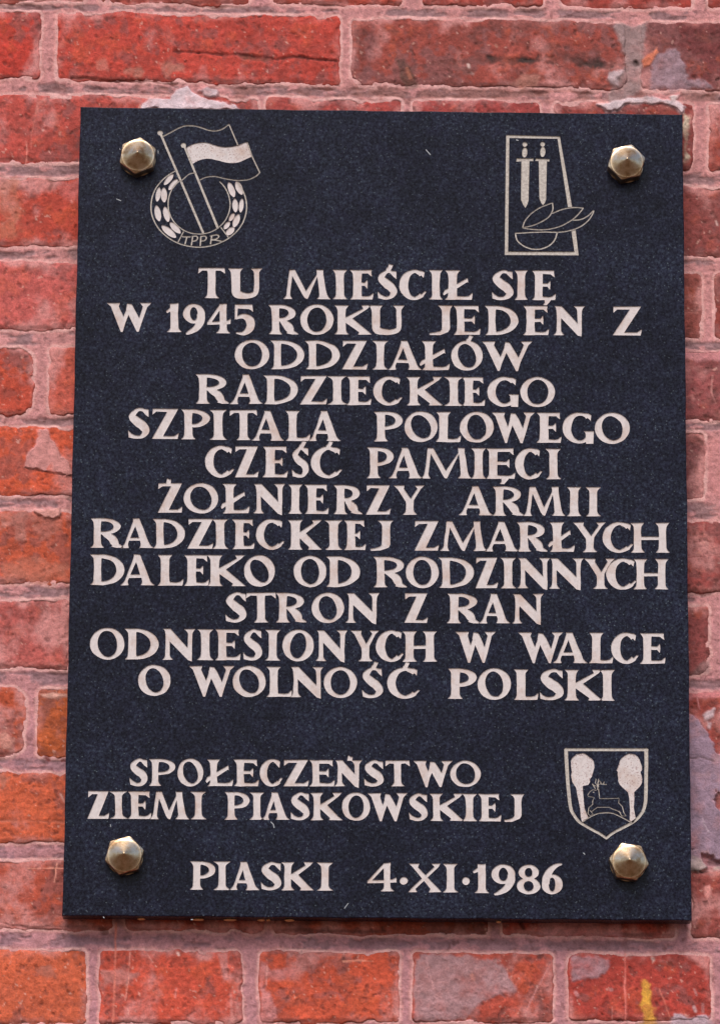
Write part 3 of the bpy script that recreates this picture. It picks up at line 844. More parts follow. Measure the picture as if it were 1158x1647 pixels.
def shape_mesh(name, polys, seed=0, wob=0.0, raise_=INLAY, cut=True):
    """union of polygons given in photo pixels -> thin slab of paint filling on the stone face"""
    pts, faces = [], []
    flat = []
    for p in polys:
        if len(p) == 4:
            flat += [[p[0], p[1], p[2]], [p[0], p[2], p[3]]]
        else:
            flat.append(p)
    for p in flat:
        q = [p[0]]
        for t in p[1:]:
            if abs(t[0] - q[-1][0]) + abs(t[1] - q[-1][1]) > 1e-3: q.append(t)
        if abs(q[0][0] - q[-1][0]) + abs(q[0][1] - q[-1][1]) < 1e-3: q.pop()
        if len(q) < 3: continue
        ar = sum(q[i][0] * q[(i + 1) % len(q)][1] - q[(i + 1) % len(q)][0] * q[i][1] for i in range(len(q)))
        if abs(ar) < 1e-3: continue
        if ar < 0: q = q[::-1]
        faces.append(list(range(len(pts), len(pts) + len(q))))
        pts += [Vector((float(a), float(b))) for a, b in q]
    vo, eo, fo, _, _, orig = delaunay_2d_cdt(pts, [], faces, 0, 1e-4)
    tris = [f for f, og in zip(fo, orig) if len(og)]
    P = np.array([(a.x, a.y) for a in vo])
    used = sorted({i for f in tris for i in f}); mp = {k: i for i, k in enumerate(used)}
    P = P[used]
    tris = [tuple(mp[i] for i in f) for f in tris]
    if wob:
        P = P + wob * np.stack([fbm(P[:, 0], P[:, 1], 11, seed, 2), fbm(P[:, 0], P[:, 1], 11, seed + 50, 2)], 1)
    n = len(P)
    X, Z = unproj(P[:, 0], P[:, 1], T)
    V = [(x, -(T + raise_), z) for x, z in zip(X, Z)] + [(x, -(T - 0.00012 if cut else T - .0005), z) for x, z in zip(X, Z)]
    if cut: CUTS.append([((float(X[f[0]]), float(Z[f[0]])), (float(X[f[1]]), float(Z[f[1]])), (float(X[f[2]]), float(Z[f[2]]))) for f in tris])
    ed = {}
    for f in tris:
        for i in range(3):
            a, b2 = f[i], f[(i + 1) % 3]
            ed[(a, b2)] = True
    sides = [(a, b2, b2 + n, a + n) for (a, b2) in ed if (b2, a) not in ed]
    me = bpy.data.meshes.new(name)
    F = [f[::-1] for f in tris] + [s[::-1] for s in sides]
    if cut:
        F = [f[::-1] for f in tris] + sides
    # keep the front faces pointing at the viewer (-Y)
    me.from_pydata(V, [], F)
    me.update(calc_edges=True)
    if len(me.polygons) and me.polygons[0].normal.y > 0:
        me.flip_normals()
    return me


def ribbon(pts, w, w1=None, cap=True):
    """stroke of a polyline as overlapping quads plus round joints; w = full width"""
    w1 = w if w1 is None else w1
    out = []
    n = len(pts)
    tot = max(n - 1, 1)
    wd = [w + (w1 - w) * i / tot for i in range(n)]
    L, R = [], []
    for i in range(n):
        a = pts[max(i - 1, 0)]; b2 = pts[min(i + 1, n - 1)]
        dx, dy = b2[0] - a[0], b2[1] - a[1]
        l = math.hypot(dx, dy) or 1
        L.append((pts[i][0] - dy / l * wd[i] / 2, pts[i][1] + dx / l * wd[i] / 2))
        R.append((pts[i][0] + dy / l * wd[i] / 2, pts[i][1] - dx / l * wd[i] / 2))
    for i in range(n - 1):
        out.append([L[i], L[i + 1], R[i + 1], R[i]])
    if cap:
        for k in (0, n - 1):
            out.append(disc(pts[k][0], pts[k][1], wd[k] / 2, wd[k] / 2, 8))
    return out


def smooth(pts, k=6):
    """Catmull-Rom through the points"""
    P = [pts[0]] + list(pts) + [pts[-1]]
    out = []
    for i in range(1, len(P) - 2):
        p0, p1, p2, p3 = P[i - 1], P[i], P[i + 1], P[i + 2]
        for s in range(k):
            t = s / k
            out.append(tuple(0.5 * ((2 * p1[j]) + (-p0[j] + p2[j]) * t + (2 * p0[j] - 5 * p1[j] + 4 * p2[j] - p3[j]) * t * t + (-p0[j] + 3 * p1[j] - 3 * p2[j] + p3[j]) * t ** 3) for j in (0, 1)))
    out.append(tuple(pts[-1]))
    return out


def disc(cx, cy, rx, ry, n=16, rot=0.0):
    c, s = math.cos(rot), math.sin(rot)
    return [(cx + rx * math.cos(2 * math.pi * i / n) * c - ry * math.sin(2 * math.pi * i / n) * s,
             cy + rx * math.cos(2 * math.pi * i / n) * s + ry * math.sin(2 * math.pi * i / n) * c) for i in range(n)]


# ---- the alphabet: glyphs drawn in a box W x H pixels, y up from the baseline
def lerp(a, b, t): return (a[0] + (b[0] - a[0]) * t, a[1] + (b[1] - a[1]) * t)


def stem(p0, p1, w0, w1, s0=(0, 0), s1=(0, 0), waist=0.9, sh=7.5, tip=1.6):
    """tapering stroke from p0 up to p1; s0/s1 = serif lengths (left, right) at the foot and at the head"""
    dy = p1[1] - p0[1]
    dx = p1[0] - p0[0]
    def c(y):
        t = (y - p0[1]) / dy
        return p0[0] + dx * t
    def w(y):
        t = (y - p0[1]) / dy
        return (w0 + (w1 - w0) * t) * (1 - (1 - waist) * (1 - (2 * t - 1) ** 2))
    left, right = [], []
    ys = [p0[1], p0[1] + tip * .55]
    for k in range(1, 5): ys.append(p0[1] + tip * .55 + sh * k / 4)
    for k in range(1, 4): ys.append(p0[1] + tip * .55 + sh + (dy - 2 * (tip * .55 + sh)) * k / 4)
    for k in range(4, 0, -1): ys.append(p1[1] - tip * .55 - sh * k / 4)
    ys += [p1[1] - tip * .55, p1[1]]
    for y in ys:
        eb = max(0.0, 1 - max(0, y - p0[1] - tip * .55) / sh) ** 2.0
        et = max(0.0, 1 - max(0, p1[1] - tip * .55 - y) / sh) ** 2.0
        left.append((c(y) - w(y) / 2 - s0[0] * eb - s1[0] * et, y))
        right.append((c(y) + w(y) / 2 + s0[1] * eb + s1[1] * et, y))
    return [left + right[::-1]]


def bar(p0, p1, h0, h1):
    """nearly horizontal stroke"""
    return [[(p0[0], p0[1] - h0 / 2), (p1[0], p1[1] - h1 / 2), (p1[0], p1[1] + h1 / 2), (p0[0], p0[1] + h0 / 2)]]


def arc(cx, cy, rx, ry, a0, a1, wf, n=36):
    """elliptic stroke, wf(angle) = (outward half-width adds, inward)"""
    L, R = [], []
    for i in range(n + 1):
        a = math.radians(a0 + (a1 - a0) * i / n)
        w = wf(a)
        L.append((cx + rx * math.cos(a), cy + ry * math.sin(a)))
        R.append((cx + (rx - w[0]) * math.cos(a), cy + (ry - w[1]) * math.sin(a)))
    return [[L[i], L[i + 1], R[i + 1], R[i]] for i in range(n)]


def bowl(cx, cy, rx, ry, ti, thin, tilt=0.0, a0=0, a1=360):
    """thick at the sides, thin at top and bottom, stress axis turned by tilt degrees"""
    cxi = 0
    n = 44
    L, R = [], []
    tr = math.radians(tilt)
    for i in range(n + 1):
        a = math.radians(a0 + (a1 - a0) * i / n)
        L.append((cx + rx * math.cos(a), cy + ry * math.sin(a)))
        irx, iry = rx - ti, ry - thin
        # inner ellipse, rotated about the centre
        ex, ey = irx * math.cos(a - tr), iry * math.sin(a - tr)
        R.append((cx + ex * math.cos(tr) - ey * math.sin(tr), cy + ex * math.sin(tr) + ey * math.cos(tr)))
    return [[L[i], L[i + 1], R[i + 1], R[i]] for i in range(n)]


def brush(pts, ws):
    """smooth stroke through points with a width at each"""
    k = 6
    P = smooth(pts, k)
    Wd = [w for _, w in smooth([(i, w) for i, w in enumerate(ws)], k)]
    L, R = [], []
    n = len(P)
    for i in range(n):
        a = P[max(i - 1, 0)]; b2 = P[min(i + 1, n - 1)]
        dx, dy = b2[0] - a[0], b2[1] - a[1]
        l = math.hypot(dx, dy) or 1
        w = max(Wd[i], .4) / 2
        L.append((P[i][0] - dy / l * w, P[i][1] + dx / l * w)); R.append((P[i][0] + dy / l * w, P[i][1] - dx / l * w))
    return [[L[i], L[i + 1], R[i + 1], R[i]] for i in range(n - 1)]


def glyph(ch, W, H, st=14.5, th=5.5):
    base = {'Ś': 'S', 'Ć': 'C', 'Ó': 'O', 'Ń': 'N', 'Ż': 'Z', 'Ę': 'E', 'Ł': 'L'}.get(ch, ch)
    g = []
    sf = 4.2
    if base == 'I':
        s = min(st, W * .62); e = (W - s) / 2
        g += stem((W / 2, 0), (W / 2, H), s, s, (e, e), (e, e))
    elif base == 'T':
        g += stem((W / 2, 0), (W / 2, H - 1), st, st * .95, (sf, sf), (2, 2))
        g += [[(0, H - 9.5), (1.5, H - 8.5), (7, H - 4.6), (W / 2, H - 5.4), (W - 7, H - 4.6), (W - 1.5, H - 8.5), (W, H - 9.5), (W - .6, H), (.6, H)]]
    elif base == 'L':
        sx = sf + st / 2
        if ch == 'Ł': sx = W * .15 + st / 2
        g += stem((sx, 0), (sx, H), st, st, (sf, 2), (sf, sf))
        g += [[(sx, 0), (W - 2, 0), (W - 1, 3), (W, 11), (W - 2.5, 9.5), (W - 6, 6.4), (W - 12, 5.2), (sx + st / 2 - 1, 6)]]
        if ch == 'Ł':
            y = H * .40
            g += [[(-1, y - 9), (2, y - 3), (sx - 3, y + 1), (sx + 4, y + 5), (W * .82, y + 16), (W * .84, y + 8), (W * .80, y + 9), (sx + 6, y - 2), (sx - 2, y - 5), (1, y - 12)]]
    elif base == 'E':
        sx = sf + st / 2
        g += stem((sx, 0), (sx, H), st, st, (sf, 2), (sf, 2))
        g += [[(sx, H), (W - 3, H), (W - 3.4, H - 5), (W - 2.5, H - 11), (W - 5, H - 9.5), (W - 9, H - 6), (sx + st / 2 - 1, H - 5.6)]]
        g += [[(sx, 0), (W - 1.5, 0), (W - .8, 4), (W, 10.5), (W - 2.5, 9), (W - 6, 6), (W - 11, 5), (sx + st / 2 - 1, 5.8)]]
        m = H * .52
        g += [[(sx, m - 3.2), (W - 14, m - 3), (W - 9.5, m - 8), (W - 9, m), (W - 9.5, m + 7), (W - 14, m + 2.2), (sx, m + 2.8)]]
    elif base == 'H':
        s = st * .92
        g += stem((sf * .8 + s / 2, 0), (sf * .8 + s / 2, H), s, s, (sf, sf), (sf, sf))
        g += stem((W - sf * .8 - s / 2, 0), (W - sf * .8 - s / 2, H), s, s, (sf, sf), (sf, sf))
        g += bar((sf + s / 2, H * .48), (W - sf - s / 2, H * .48), th, th)
    elif base == 'N':
        g += stem((sf + 3.2, 0), (sf + 3.2, H - 3), 8.2, 7, (sf, sf), (1, 0))
        g += stem((W - sf - 3.4, 2), (W - sf - 3.4, H), 7, 8, (0, 0), (sf + 1, sf))
        g += [[(0, H), (12, H), (W - 4, 12), (W - sf - .2, -2.5), (W - sf - 6.5, -.5), (sf + 5, H - 18), (sf + 1, H - 6)]]
    elif base == 'M':
        g += stem((5, 0), (11.2, H - 1), 6.5, 6.5, (4, 4), (0, 0))
        g += [[(8, H), (17, H), (W * .5 + 2, 5), (W * .5, 0), (W * .5 - 4, 1.5), (W * .5 - 7, 6)]]
        g += [[(W * .5 - 2, 0), (W * .5 + 1, 2), (W - 16, H), (W - 20.5, H), (W - 22, H - 8), (W * .5 - 3, 12)]]
        g += stem((W - 10.5, 0), (W - 17.5, H), 13.5, 10, (4.5, 3.5), (0, 1))
    elif base == 'A':
        ax = W * .46
        g += stem((4.8, 0), (ax, H - 1), 5.2, 8, (4, 4), (0, 0))
        g += stem((W - 11, 0), (ax, H), 14, 10.5, (4, 4), (0, 0), waist=.98)
        yb = H * .30
        g += bar((W * .22, yb), (W * .74, yb), th, th)
    elif base == 'W':
        x1, x2 = W * .33, W * .69
        g += [[(0, H), (22, H), (20, H - 6), (x1 + 6, 18), (x1 + 2, -1), (x1 - 1, -1), (6.5, H - 6)]]
        g += [[(x1, -1), (x1 + 2, -1), (x1 + 6, 13), (W * .55 + 1, H - 4), (W * .55 - 5, H - 1), (x1 - 2, 10)]]
        g += [[(W * .55 - 7, H - 1), (W * .55, H - 2), (W * .55 + 5, H - 10), (x2 + 5, 17), (x2 + 2, -1), (x2 - 1, -1), (W * .55 - 9, H - 11)]]
        g += [[(x2, -1), (x2 + 2, -1), (x2 + 6, 13), (W - 7, H - 7), (W, H), (W - 19, H), (W - 14, H - 6), (x2 - 1, 12)]]
    elif base == 'Y':
        cx = W * .52
        g += stem((cx, 0), (cx, H * .5), 12.5, 12, (5.2, 5.2), (0, 0), waist=.97)
        g += [[(0, H), (18, H), (17, H - 5), (cx + 2, H * .5 + 2), (cx + 6.2, H * .42), (cx + 6, H * .34), (cx - 6, H * .34), (cx - 6.2, H * .44), (6.5, H - 6)]]
        g += [[(cx - 3, H * .42), (cx + 6, H * .42), (cx + 6.5, H * .5), (W - 6.5, H - 6), (W, H), (W - 16, H), (W - 12, H - 5)]]
    elif base == 'K':
        sx = sf + st / 2
        g += stem((sx, 0), (sx, H), st, st, (sf, sf), (sf, sf))
        g += [[(sx + 4, H * .42), (sx + 9, H * .42), (W - 7, H - 6), (W - 1, H), (W - 17, H), (W - 14, H - 5), (sx + 4, H * .56)]]
        g += [[(sx + 5, H * .52), (sx + 15, H * .60), (W - 8, 7), (W, 0), (W - 23, 0), (W - 21, 4), (sx + 5, H * .42)]]
    elif base == 'X':
        g += [[(0, H), (18, H), (15.5, H - 6), (W - 5, 6), (W, 0), (W - 21, 0), (W - 18, 6), (6, H - 5)]]
        g += [[(0, 0), (14, 0), (11, 5), (W - 5.5, H - 6), (W - 2, H), (W - 17, H), (W - 12, H - 5), (4.5, 6)]]
    elif base == 'Z':
        g += [[(1.5, H), (1.5, H - 10), (4, H - 8), (8, H - 5), (W - 12, H - 5), (W - 1, H)]]
        g += [[(W - 17, H - 1), (W - 1, H), (17, 2), (0, 0)]]
        g += [[(0, 0), (W - 2, 0), (W, 10), (W - 3, 8), (W - 8, 5), (15, 5.4)]]
    elif base == 'J':
        w = st * .92
        cx = W - sf - w / 2
        g += stem((cx, H * .22), (cx, H), w, w, (0, 0), (sf + 2, sf), waist=.97)
        g += [[(cx - w / 2, H * .30), (cx + w / 2, H * .30), (cx + w / 2 - .4, H * .18), (cx + w / 2 - 3, H * .09), (cx - 2, 2), (cx - 9, -.5), (2, -.8), (0, 0), (0, 2.8), (7, 3.6), (cx - w / 2 - 2.4, 6), (cx - w / 2, H * .19)]]
    elif base == 'U':
        w = st
        xr = W - 9
        g += stem((sf + w / 2 + .6, H * .3), (sf + w / 2, H), w * .97, w, (0, 0), (sf, sf), waist=.98)
        g += stem((xr, H * .3), (xr, H), 8, 8, (0, 0), (5, 5), waist=1)
        g += brush([(sf + w / 2 + .6, H * .34), (sf + w / 2 + 2.5, H * .16), (W * .53, 4.4), (xr - 3, H * .15), (xr, H * .34)], [w * .97, w * .9, 9.5, 8, 8])
    elif base == 'D':
        sx = sf + st / 2
        g += stem((sx, 0), (sx, H), st * .9, st * .9, (sf, 3), (sf + 1, 3))
        x = sx + 3
        n = 30; L = []; R = []
        for i in range(n + 1):
            a = math.radians(90 - 180 * i / n)
            L.append((x + (W - x) * max(0, math.cos(a)) ** .9, H / 2 + H / 2 * math.sin(a)))
            R.append((x + (W - x - st * .88) * max(0, math.cos(a)) ** .9, H / 2 + (H / 2 - th) * math.sin(a)))
        g += [[L[i], L[i + 1], R[i + 1], R[i]] for i in range(n)]
    elif base in 'PR':
        sx = sf + st / 2
        g += stem((sx, 0), (sx, H), st * .95, st * .95, (sf, sf), (sf, 3))
        x = sx + 3
        yb = H * (.40 if base == 'P' else .44)
        cy = (H + yb) / 2; ry = (H - yb) / 2
        xe = W if base == 'P' else W - 4
        L, R = [], []
        n = 26
        for i in range(n + 1):
            a = math.radians(90 - 180 * i / n)
            L.append((x + (xe - x) * max(0, math.cos(a)) ** .8, cy + ry * math.sin(a)))
            R.append((x + (xe - x - st * .82) * max(0, math.cos(a)) ** .8, cy + (ry - th) * math.sin(a)))
        g += [[L[i], L[i + 1], R[i + 1], R[i]] for i in range(n)]
        if base == 'R':
            g += brush([(sx + 8, yb + 3), (W - 19, yb - 5), (W - 13.5, 9), (W - 9, 2.2)], [5.5, 12.5, 13, 5.2])
            g += [[(W - 19, 2), (W - 10, 0), (W + .5, 0), (W - .5, 2.2), (W - 7.5, 7), (W - 12, 12)]]
    elif base == 'O':
        g += bowl(W / 2, H / 2, W / 2, H / 2 + .8, st * .82, th * .92, tilt=TILTO)
    elif base == 'C':
        L, R = [], []
        n = 34
        rx, ry = W * .54, H / 2 + .8
        for i in range(n + 1):
            t = i / n
            a = math.radians(48 + (312 - 48) * t)
            L.append((rx + rx * math.cos(a), H / 2 + ry * math.sin(a)))
            th2 = th if 0.12 < t < .88 else th + 1.2
            R.append((rx + 1.5 + (rx - st * .86) * math.cos(a), H / 2 + (ry - th2) * math.sin(a)))
        g += [[L[i], L[i + 1], R[i + 1], R[i]] for i in range(n)]
        # terminals
        g += [[(W * .62, H), (W * .82, H - 1), (W - 4, H - 3.5), (W - 5.5, H - 13), (W - 8.5, H - 9.5), (W * .70, H - 6)]]
        g += [[(W * .66, 1), (W * .84, 3.5), (W, 12.5), (W - 3.2, 13.5), (W * .80, 8.4), (W * .64, 6.2)]]
    elif base == 'G':
        L, R = [], []
        n = 34
        rx, ry = W * .53, H / 2 + .8
        for i in range(n + 1):
            a = math.radians(48 + (322 - 48) * i / n)
            L.append((rx + rx * math.cos(a), H / 2 + ry * math.sin(a)))
            R.append((rx + 1.5 + (rx - st * .86) * math.cos(a), H / 2 + (ry - th) * math.sin(a)))
        g += [[L[i], L[i + 1], R[i + 1], R[i]] for i in range(n)]
        g += [[(W * .62, H), (W * .82, H - 1), (W - 4, H - 3.5), (W - 5, H - 13), (W - 8.5, H - 9.5), (W * .70, H - 6)]]
        g += [[(W - 12, -1), (W - .6, -1), (W - .3, 17), (W + .4, 19), (W - 16, 19), (W - 13, 16)]]
    elif base == 'S':
        k = W / 36.0
        g += brush([(W - 6.5, H - 8), (W - 13, H - 2.6), (W * .42, H - 3.2), (W * .20, H * .74), (W * .42, H * .55), (W * .66, H * .42), (W - 7.5, H * .23), (W * .60, 3.4), (W * .30, 2.8), (6, 7)],
                   [3.5, 5, 6, 11.5 * k, 14 * k, 14 * k, 11.5 * k, 6.2, 5.2, 3])
        g += [[(W - 3.4, H - 2), (W - 3, H - 14.5), (W - 7.5, H - 11), (W - 13, H - 5), (W - 12, H - 1)]]
        g += [[(.6, 13.5), (1.8, 2), (11, -.2), (14, 4.5), (6, 8)]]
    elif base == '1':
        sx = W * .60
        g += stem((sx, 0), (sx, H), st, st, (5.2, 4.2), (0, 0))
        g += [[(0, H - 12), (sx + 2, H), (sx + 7, H + 1), (sx + 4, H - 6), (sx - 4, H - 12), (2, H - 15)]]
    elif base == '4':
        sx = W * .68
        g += stem((sx, 0), (sx, H), st * .84, st * .84, (5, 5), (0, 0))
        g += [[(sx - 5, H), (sx + 2, H), (6.5, H * .37), (-.5, H * .37)], [(sx - 3, H), (sx + 6, H + 1), (sx + 3, H - 6)]]
        g += [[(-.5, H * .29), (W - 4, H * .305), (W - 4, H * .425), (-.5, H * .39)], [(W - 8, H * .31), (W, H * .31), (W + .5, H * .50), (W - 7, H * .41)]]
    elif base == '5':
        g += [[(2, H), (W - 3, H), (W - 2, H - 12), (W - 5, H - 9), (W - 9, H - 7.5), (7, H - 7), (6.5, H - 7), (5.4, H * .52), (1.5, H * .48)]]
        g += brush([(3, H * .52), (W * .45, H * .60), (W - 9, H * .50), (W - 6, H * .30), (W - 11, H * .11), (W * .42, .5), (3, 1)], [4, 8, 13, 13, 11, 6, 2.5])
    elif base == '9':
        rx, cy, ry = W / 2, H * .66, H * .34
        g += bowl(W / 2, cy, rx, ry, 11.5, 5.5)
        g += brush([(W - 6.5, cy), (W - 7, H * .42), (W * .62, H * .17), (W * .28, 0.5), (W * .12, -1.5)], [12, 12.5, 10.5, 6.5, 3])
    elif base == '6':
        g += bowl(W / 2, H * .34, W / 2, H * .345, 11.5, 5.5)
        g += brush([(6.5, H * .34), (8, H * .58), (W * .42, H * .82), (W * .70, H * .97), (W * .98, H * 1.02)], [12, 12.5, 10.5, 6.5, 3])
    elif base == '8':
        g += bowl(W / 2, H * .74, W * .43, H * .265, 10, 5.5)
        g += bowl(W / 2, H * .27, W / 2, H * .285, 11, 5.5)
    elif base == '·':
        g += [disc(W / 2, H / 2, W / 2, H / 2, 14)]
    # diacritics
    if ch in ('Ś', 'Ć', 'Ó'):
        x = W * .55
        g += [[(x - 4.5, H - 2), (x + 2.5, H - 2), (x + 7.5, H + 8), (x + 1, H + 10), (x - 1, H + 5), (x - 3.5, H + 3)]]
    if ch in ('Ż', 'Ń'):
        x = W * (.44 if ch == 'Ż' else .56)
        g += [[(x - 4, H - 1), (x + 3.5, H - 1), (x + 4, H + 6.5), (x + 1.5, H + 5.5), (x - 2, H + 8), (x - 3.5, H + 4)]]
    if ch == 'Ę':
        g += [[(W * .52, 1), (W * .80, 1), (W * .74, -3), (W * .62, -8.5), (W * .46, -8), (W * .54, -4)]]
    return g


TILTO = 12
LINES = [
    ([(319, 430, 479), (490, 433.5, 481), (893, 435, 482.5)],
     'T,319,362.3 U,367.3,421.7 M,457.7,531.7 I,535.3,558.3 E,563.3,600.7 Ś,606.7,640.7 C,641.7,686 I,690,711.7 Ł,713,760 S,790,826.7 I,827.7,848.3 Ę,855,893.7'),
    ([(172, 486, 532), (268, 488, 534), (450, 490, 537.7), (1030, 492.7, 539.3)],
     'W,171.7,244.3 1,267.7,290 9,295,330 4,334,371.3 5,376.7,410 R,432.7,480 O,483.3,536.7 K,538.3,598.3 U,593.3,650.7 J,690.7,727.7 E,730,772.7 D,780,833.3 E,841,882.3 N,890.7,939 Z,984.3,1031.7'),
    ([(377, 546.7, 593), (856, 549, 596)],
     'O,377.3,433.3 D,435.7,490 D,491.7,546.7 Z,550,591.7 I,599,624 A,625.7,678.3 Ł,676,723.3 Ó,725,776 W,774,856'),
    ([(316, 601, 649), (560, 605, 651), (892, 607, 654)],
     'R,315.7,368.3 A,371.7,422.7 D,424.3,479.3 Z,482.3,526.7 I,526.7,558.3 E,557.7,597.3 C,600,647.3 K,654.3,712.3 I,714,745.7 E,742.7,780 G,783.3,833.3 O,836.7,892.3'),
    ([(206, 656, 705), (430, 660, 708.5), (1012, 664.5, 713)],
     'S,205.7,242.3 Z,244.3,288.3 P,291.7,337.7 I,338.3,365 T,370,414 A,406.7,457.3 L,460,499 A,497.7,547.7 P,601,647.3 O,650,703.3 L,701,741 O,739,793.3 W,790,860 E,862.7,902.7 G,904,954.3 O,955.7,1012.3'),
    ([(330, 717, 767), (901, 721.7, 770.7)],
     'C,330,377.3 Z,377.7,416.7 E,422.7,463.3 Ś,469,499 Ć,500,550.7 P,590,633.3 A,626.7,679 M,679.3,758.3 I,757.7,781 Ę,781.7,828.3 C,827.7,871.7 I,877.7,901.7'),
    ([(254, 776.7, 824.3), (965, 783.5, 830.5)],
     'Ż,254,294.3 O,296,351.7 Ł,356,401.7 N,409,458.3 I,464,486 E,490.7,529 R,536.7,582.7 Z,588.3,628.3 Y,632.7,682.7 A,739,792.3 R,791.7,841.7 M,843.3,909 I,911,934.3 I,941.7,965.7'),
    ([(146, 833, 880.7), (1075, 841, 889)],
     'R,146,198.3 A,195.7,247.3 D,246.7,298.3 Z,301.7,343.3 I,342.3,367.3 E,374.3,410 C,411.7,458.3 K,463.3,518.3 I,523.3,550.7 E,553.3,588.3 J,595.7,631.7 Z,666,706 M,710,783 A,781,834 R,831,880 Ł,881.7,924 Y,920,974 C,968.3,1018.3 H,1015,1075'),
    ([(146, 891, 940.7), (1073, 899, 948)],
     'D,145.7,200.7 A,195.7,249.3 L,254.3,295.7 E,296.7,336.7 K,334.3,395.7 O,392.7,442.3 O,472.3,525 D,525,579 R,601,654.3 O,652.7,705.7 D,705.7,762.3 Z,764.3,800.7 I,805,829.3 N,833.3,884 N,884,937.3 Y,939.3,989.3 C,974.3,1023.3 H,1019,1073.3'),
    ([(362, 952.7, 1000.7), (873, 955, 1002.7)],
     'S,362.3,398.3 T,396,444 R,444,493.3 O,501,553.3 N,556.7,609.3 Z,650,688.3 R,718.3,770.7 A,771.7,820 N,824,873.3'),
    ([(146, 1010, 1060), (1070, 1018.5, 1067.5)],
     'O,145.7,201 D,201,256 N,262.3,313.3 I,317.7,343.3 E,346.7,387.3 S,390.7,424 I,426.7,451 O,454.3,505 N,509,558.3 Y,563.3,610 C,604.3,649.3 H,648.3,701.7 W,731.7,797.7 W,833.3,906 A,891,944.3 L,946.7,986 C,982.7,1026.7 E,1029,1070'),
    ([(222, 1069.5, 1118), (988, 1077.5, 1127)],
     'O,222.3,275 W,304.3,377.7 O,374.3,427.7 L,429.3,470 N,468.3,520 O,520.7,574.3 Ś,581.7,617.7 Ć,622.7,675.7 P,720,766 O,767.7,821.7 L,826,865.7 S,866.7,907.3 K,907.3,968.3 I,964.3,988.3'),
    ([(208, 1220, 1264), (773, 1224, 1265)],
     'S,208.3,240 P,240,282.3 O,285.7,327.3 Ł,331.7,375.7 E,376.7,416.7 C,418.3,455 Z,455.7,497 E,498,538.3 Ń,539.3,581.7 S,585,619.3 T,620,659.3 W,664,727.7 O,724,773.3'),
    ([(141, 1272, 1316.7), (843, 1277, 1321)],
     'Z,141,176.7 I,177.3,205.7 E,206.7,244 M,243.3,305 I,307.3,331.7 P,361.7,401.7 I,401.7,425 A,421.7,466 S,466.7,500 K,499.7,551.7 O,550,595.7 W,590.7,655.7 S,656.7,690 K,691.7,746 I,742.7,766.7 E,770,806 J,811,842.7'),
    ([(306, 1385, 1431), (510, 1387, 1432), (906, 1391, 1438.5)],
     'P,305.7,346.7 I,344.3,370.7 A,370.7,417.7 S,419,454.3 K,452.7,505 I,510,535 4,591.7,637.3 ·,642.7,655.7 X,656.7,710 I,712.7,736 ·,742.7,755 1,760,785 9,790,828.3 8,831,869 6,870.8,904.5'),
]
rl = random.Random(12)
for li, (prof, spec) in enumerate(LINES):
    ln = empty('inscription_line', plaque)
    xs = [p[0] for p in prof]; tops = [p[1] for p in prof]; bots = [p[2] for p in prof]
    for tok in spec.split(' '):
        ch, a, b2 = tok.split(',')
        a, b2 = float(a), float(b2)
        xm = (a + b2) / 2
        top = float(np.interp(xm, xs, tops)); bot = float(np.interp(xm, xs, bots))
        H = bot - top; W = b2 - a
        kk = H / 48.0
        if ch == '·':
            cy = 1416.5 if xm < 700 else 1417
            bot, H = cy + 6.3, 12.6
        TILTO = rl.choice([6, 14, 24, 30, -6]) + rl.uniform(-4, 4)
        sk = rl.uniform(-.012, .012)
        stw = rl.uniform(13.4, 15.2) * kk * (0.93 if li > 11 else 1)
        thw = rl.uniform(4.9, 6.0) * kk
        gl = glyph(ch, W, H, stw, thw)
        polys = [[(a + x + sk * y, bot - y) for x, y in p] for p in gl]
        o = link('letter', shape_mesh('letter', polys, seed=rl.randint(1, 9999), wob=0.42), M_PAINT, ln)


# ------------------------------------------------------------------ emblems
def tf(ox, oy, s): return lambda pts: [(ox + x / s, oy + y / s) for x, y in pts]


def put(name, polys, mat, parent, seed=1, wob=.2, dz=0.0, cut=True):
    return link(name, shape_mesh(name, polys, seed, wob, (INLAY + dz * .5 if cut else .0003), cut), mat, parent)


e1 = empty('wreath_and_flags_emblem', plaque)
e1['label'] = 'emblem of two flags over a leaf wreath with four small letters'
t1 = tf(180, 190, 4.632)
f = 1 / 4.632
put('flag_outline', ribbon(t1(smooth([(385, 135), (450, 100), (520, 65), (580, 55), (650, 65), (720, 88), (770, 95), (820, 82), (875, 45)])), 2.1)
    + ribbon(t1([(875, 45), (940, 200)]), 2.0), M_LINE, e1)
top = smooth([(553, 222), (600, 195), (660, 182), (710, 183), (760, 198), (820, 213), (880, 213), (940, 200), (1005, 176)])
bot_ = smooth([(1045, 287), (1000, 305), (950, 328), (900, 335), (850, 330), (790, 315), (730, 302), (680, 305), (630, 325), (603, 342)])
put('flag', [t1(top + bot_)], M_STIPPLE, e1)
put('flag_border', ribbon(t1([(1010, 182), (1045, 285), (1103, 405)]), 2.0) + ribbon(t1(smooth([(1103, 405), (1070, 435), (1010, 458), (940, 463), (870, 455), (800, 440), (750, 433), (700, 440), (657, 460)])), 1.9), M_LINE, e1, dz=.0002)
put('flagpole', ribbon(t1([(365, 115), (680, 850)]), 3.6, 3.9) + [t1(disc(362, 110, 21, 19))], M_LINE, e1, dz=.0004)
put('flagpole', ribbon(t1([(540, 205), (790, 815)]), 3.4, 4.2) + [t1(disc(535, 202, 20, 19))], M_LINE, e1, dz=.0004)
el = lambda a0, a1, cx, cy, rx, ry: [(cx + rx * math.cos(math.radians(a0 + (a1 - a0) * i / 60)), cy - ry * math.sin(math.radians(a0 + (a1 - a0) * i / 60))) for i in range(61)]
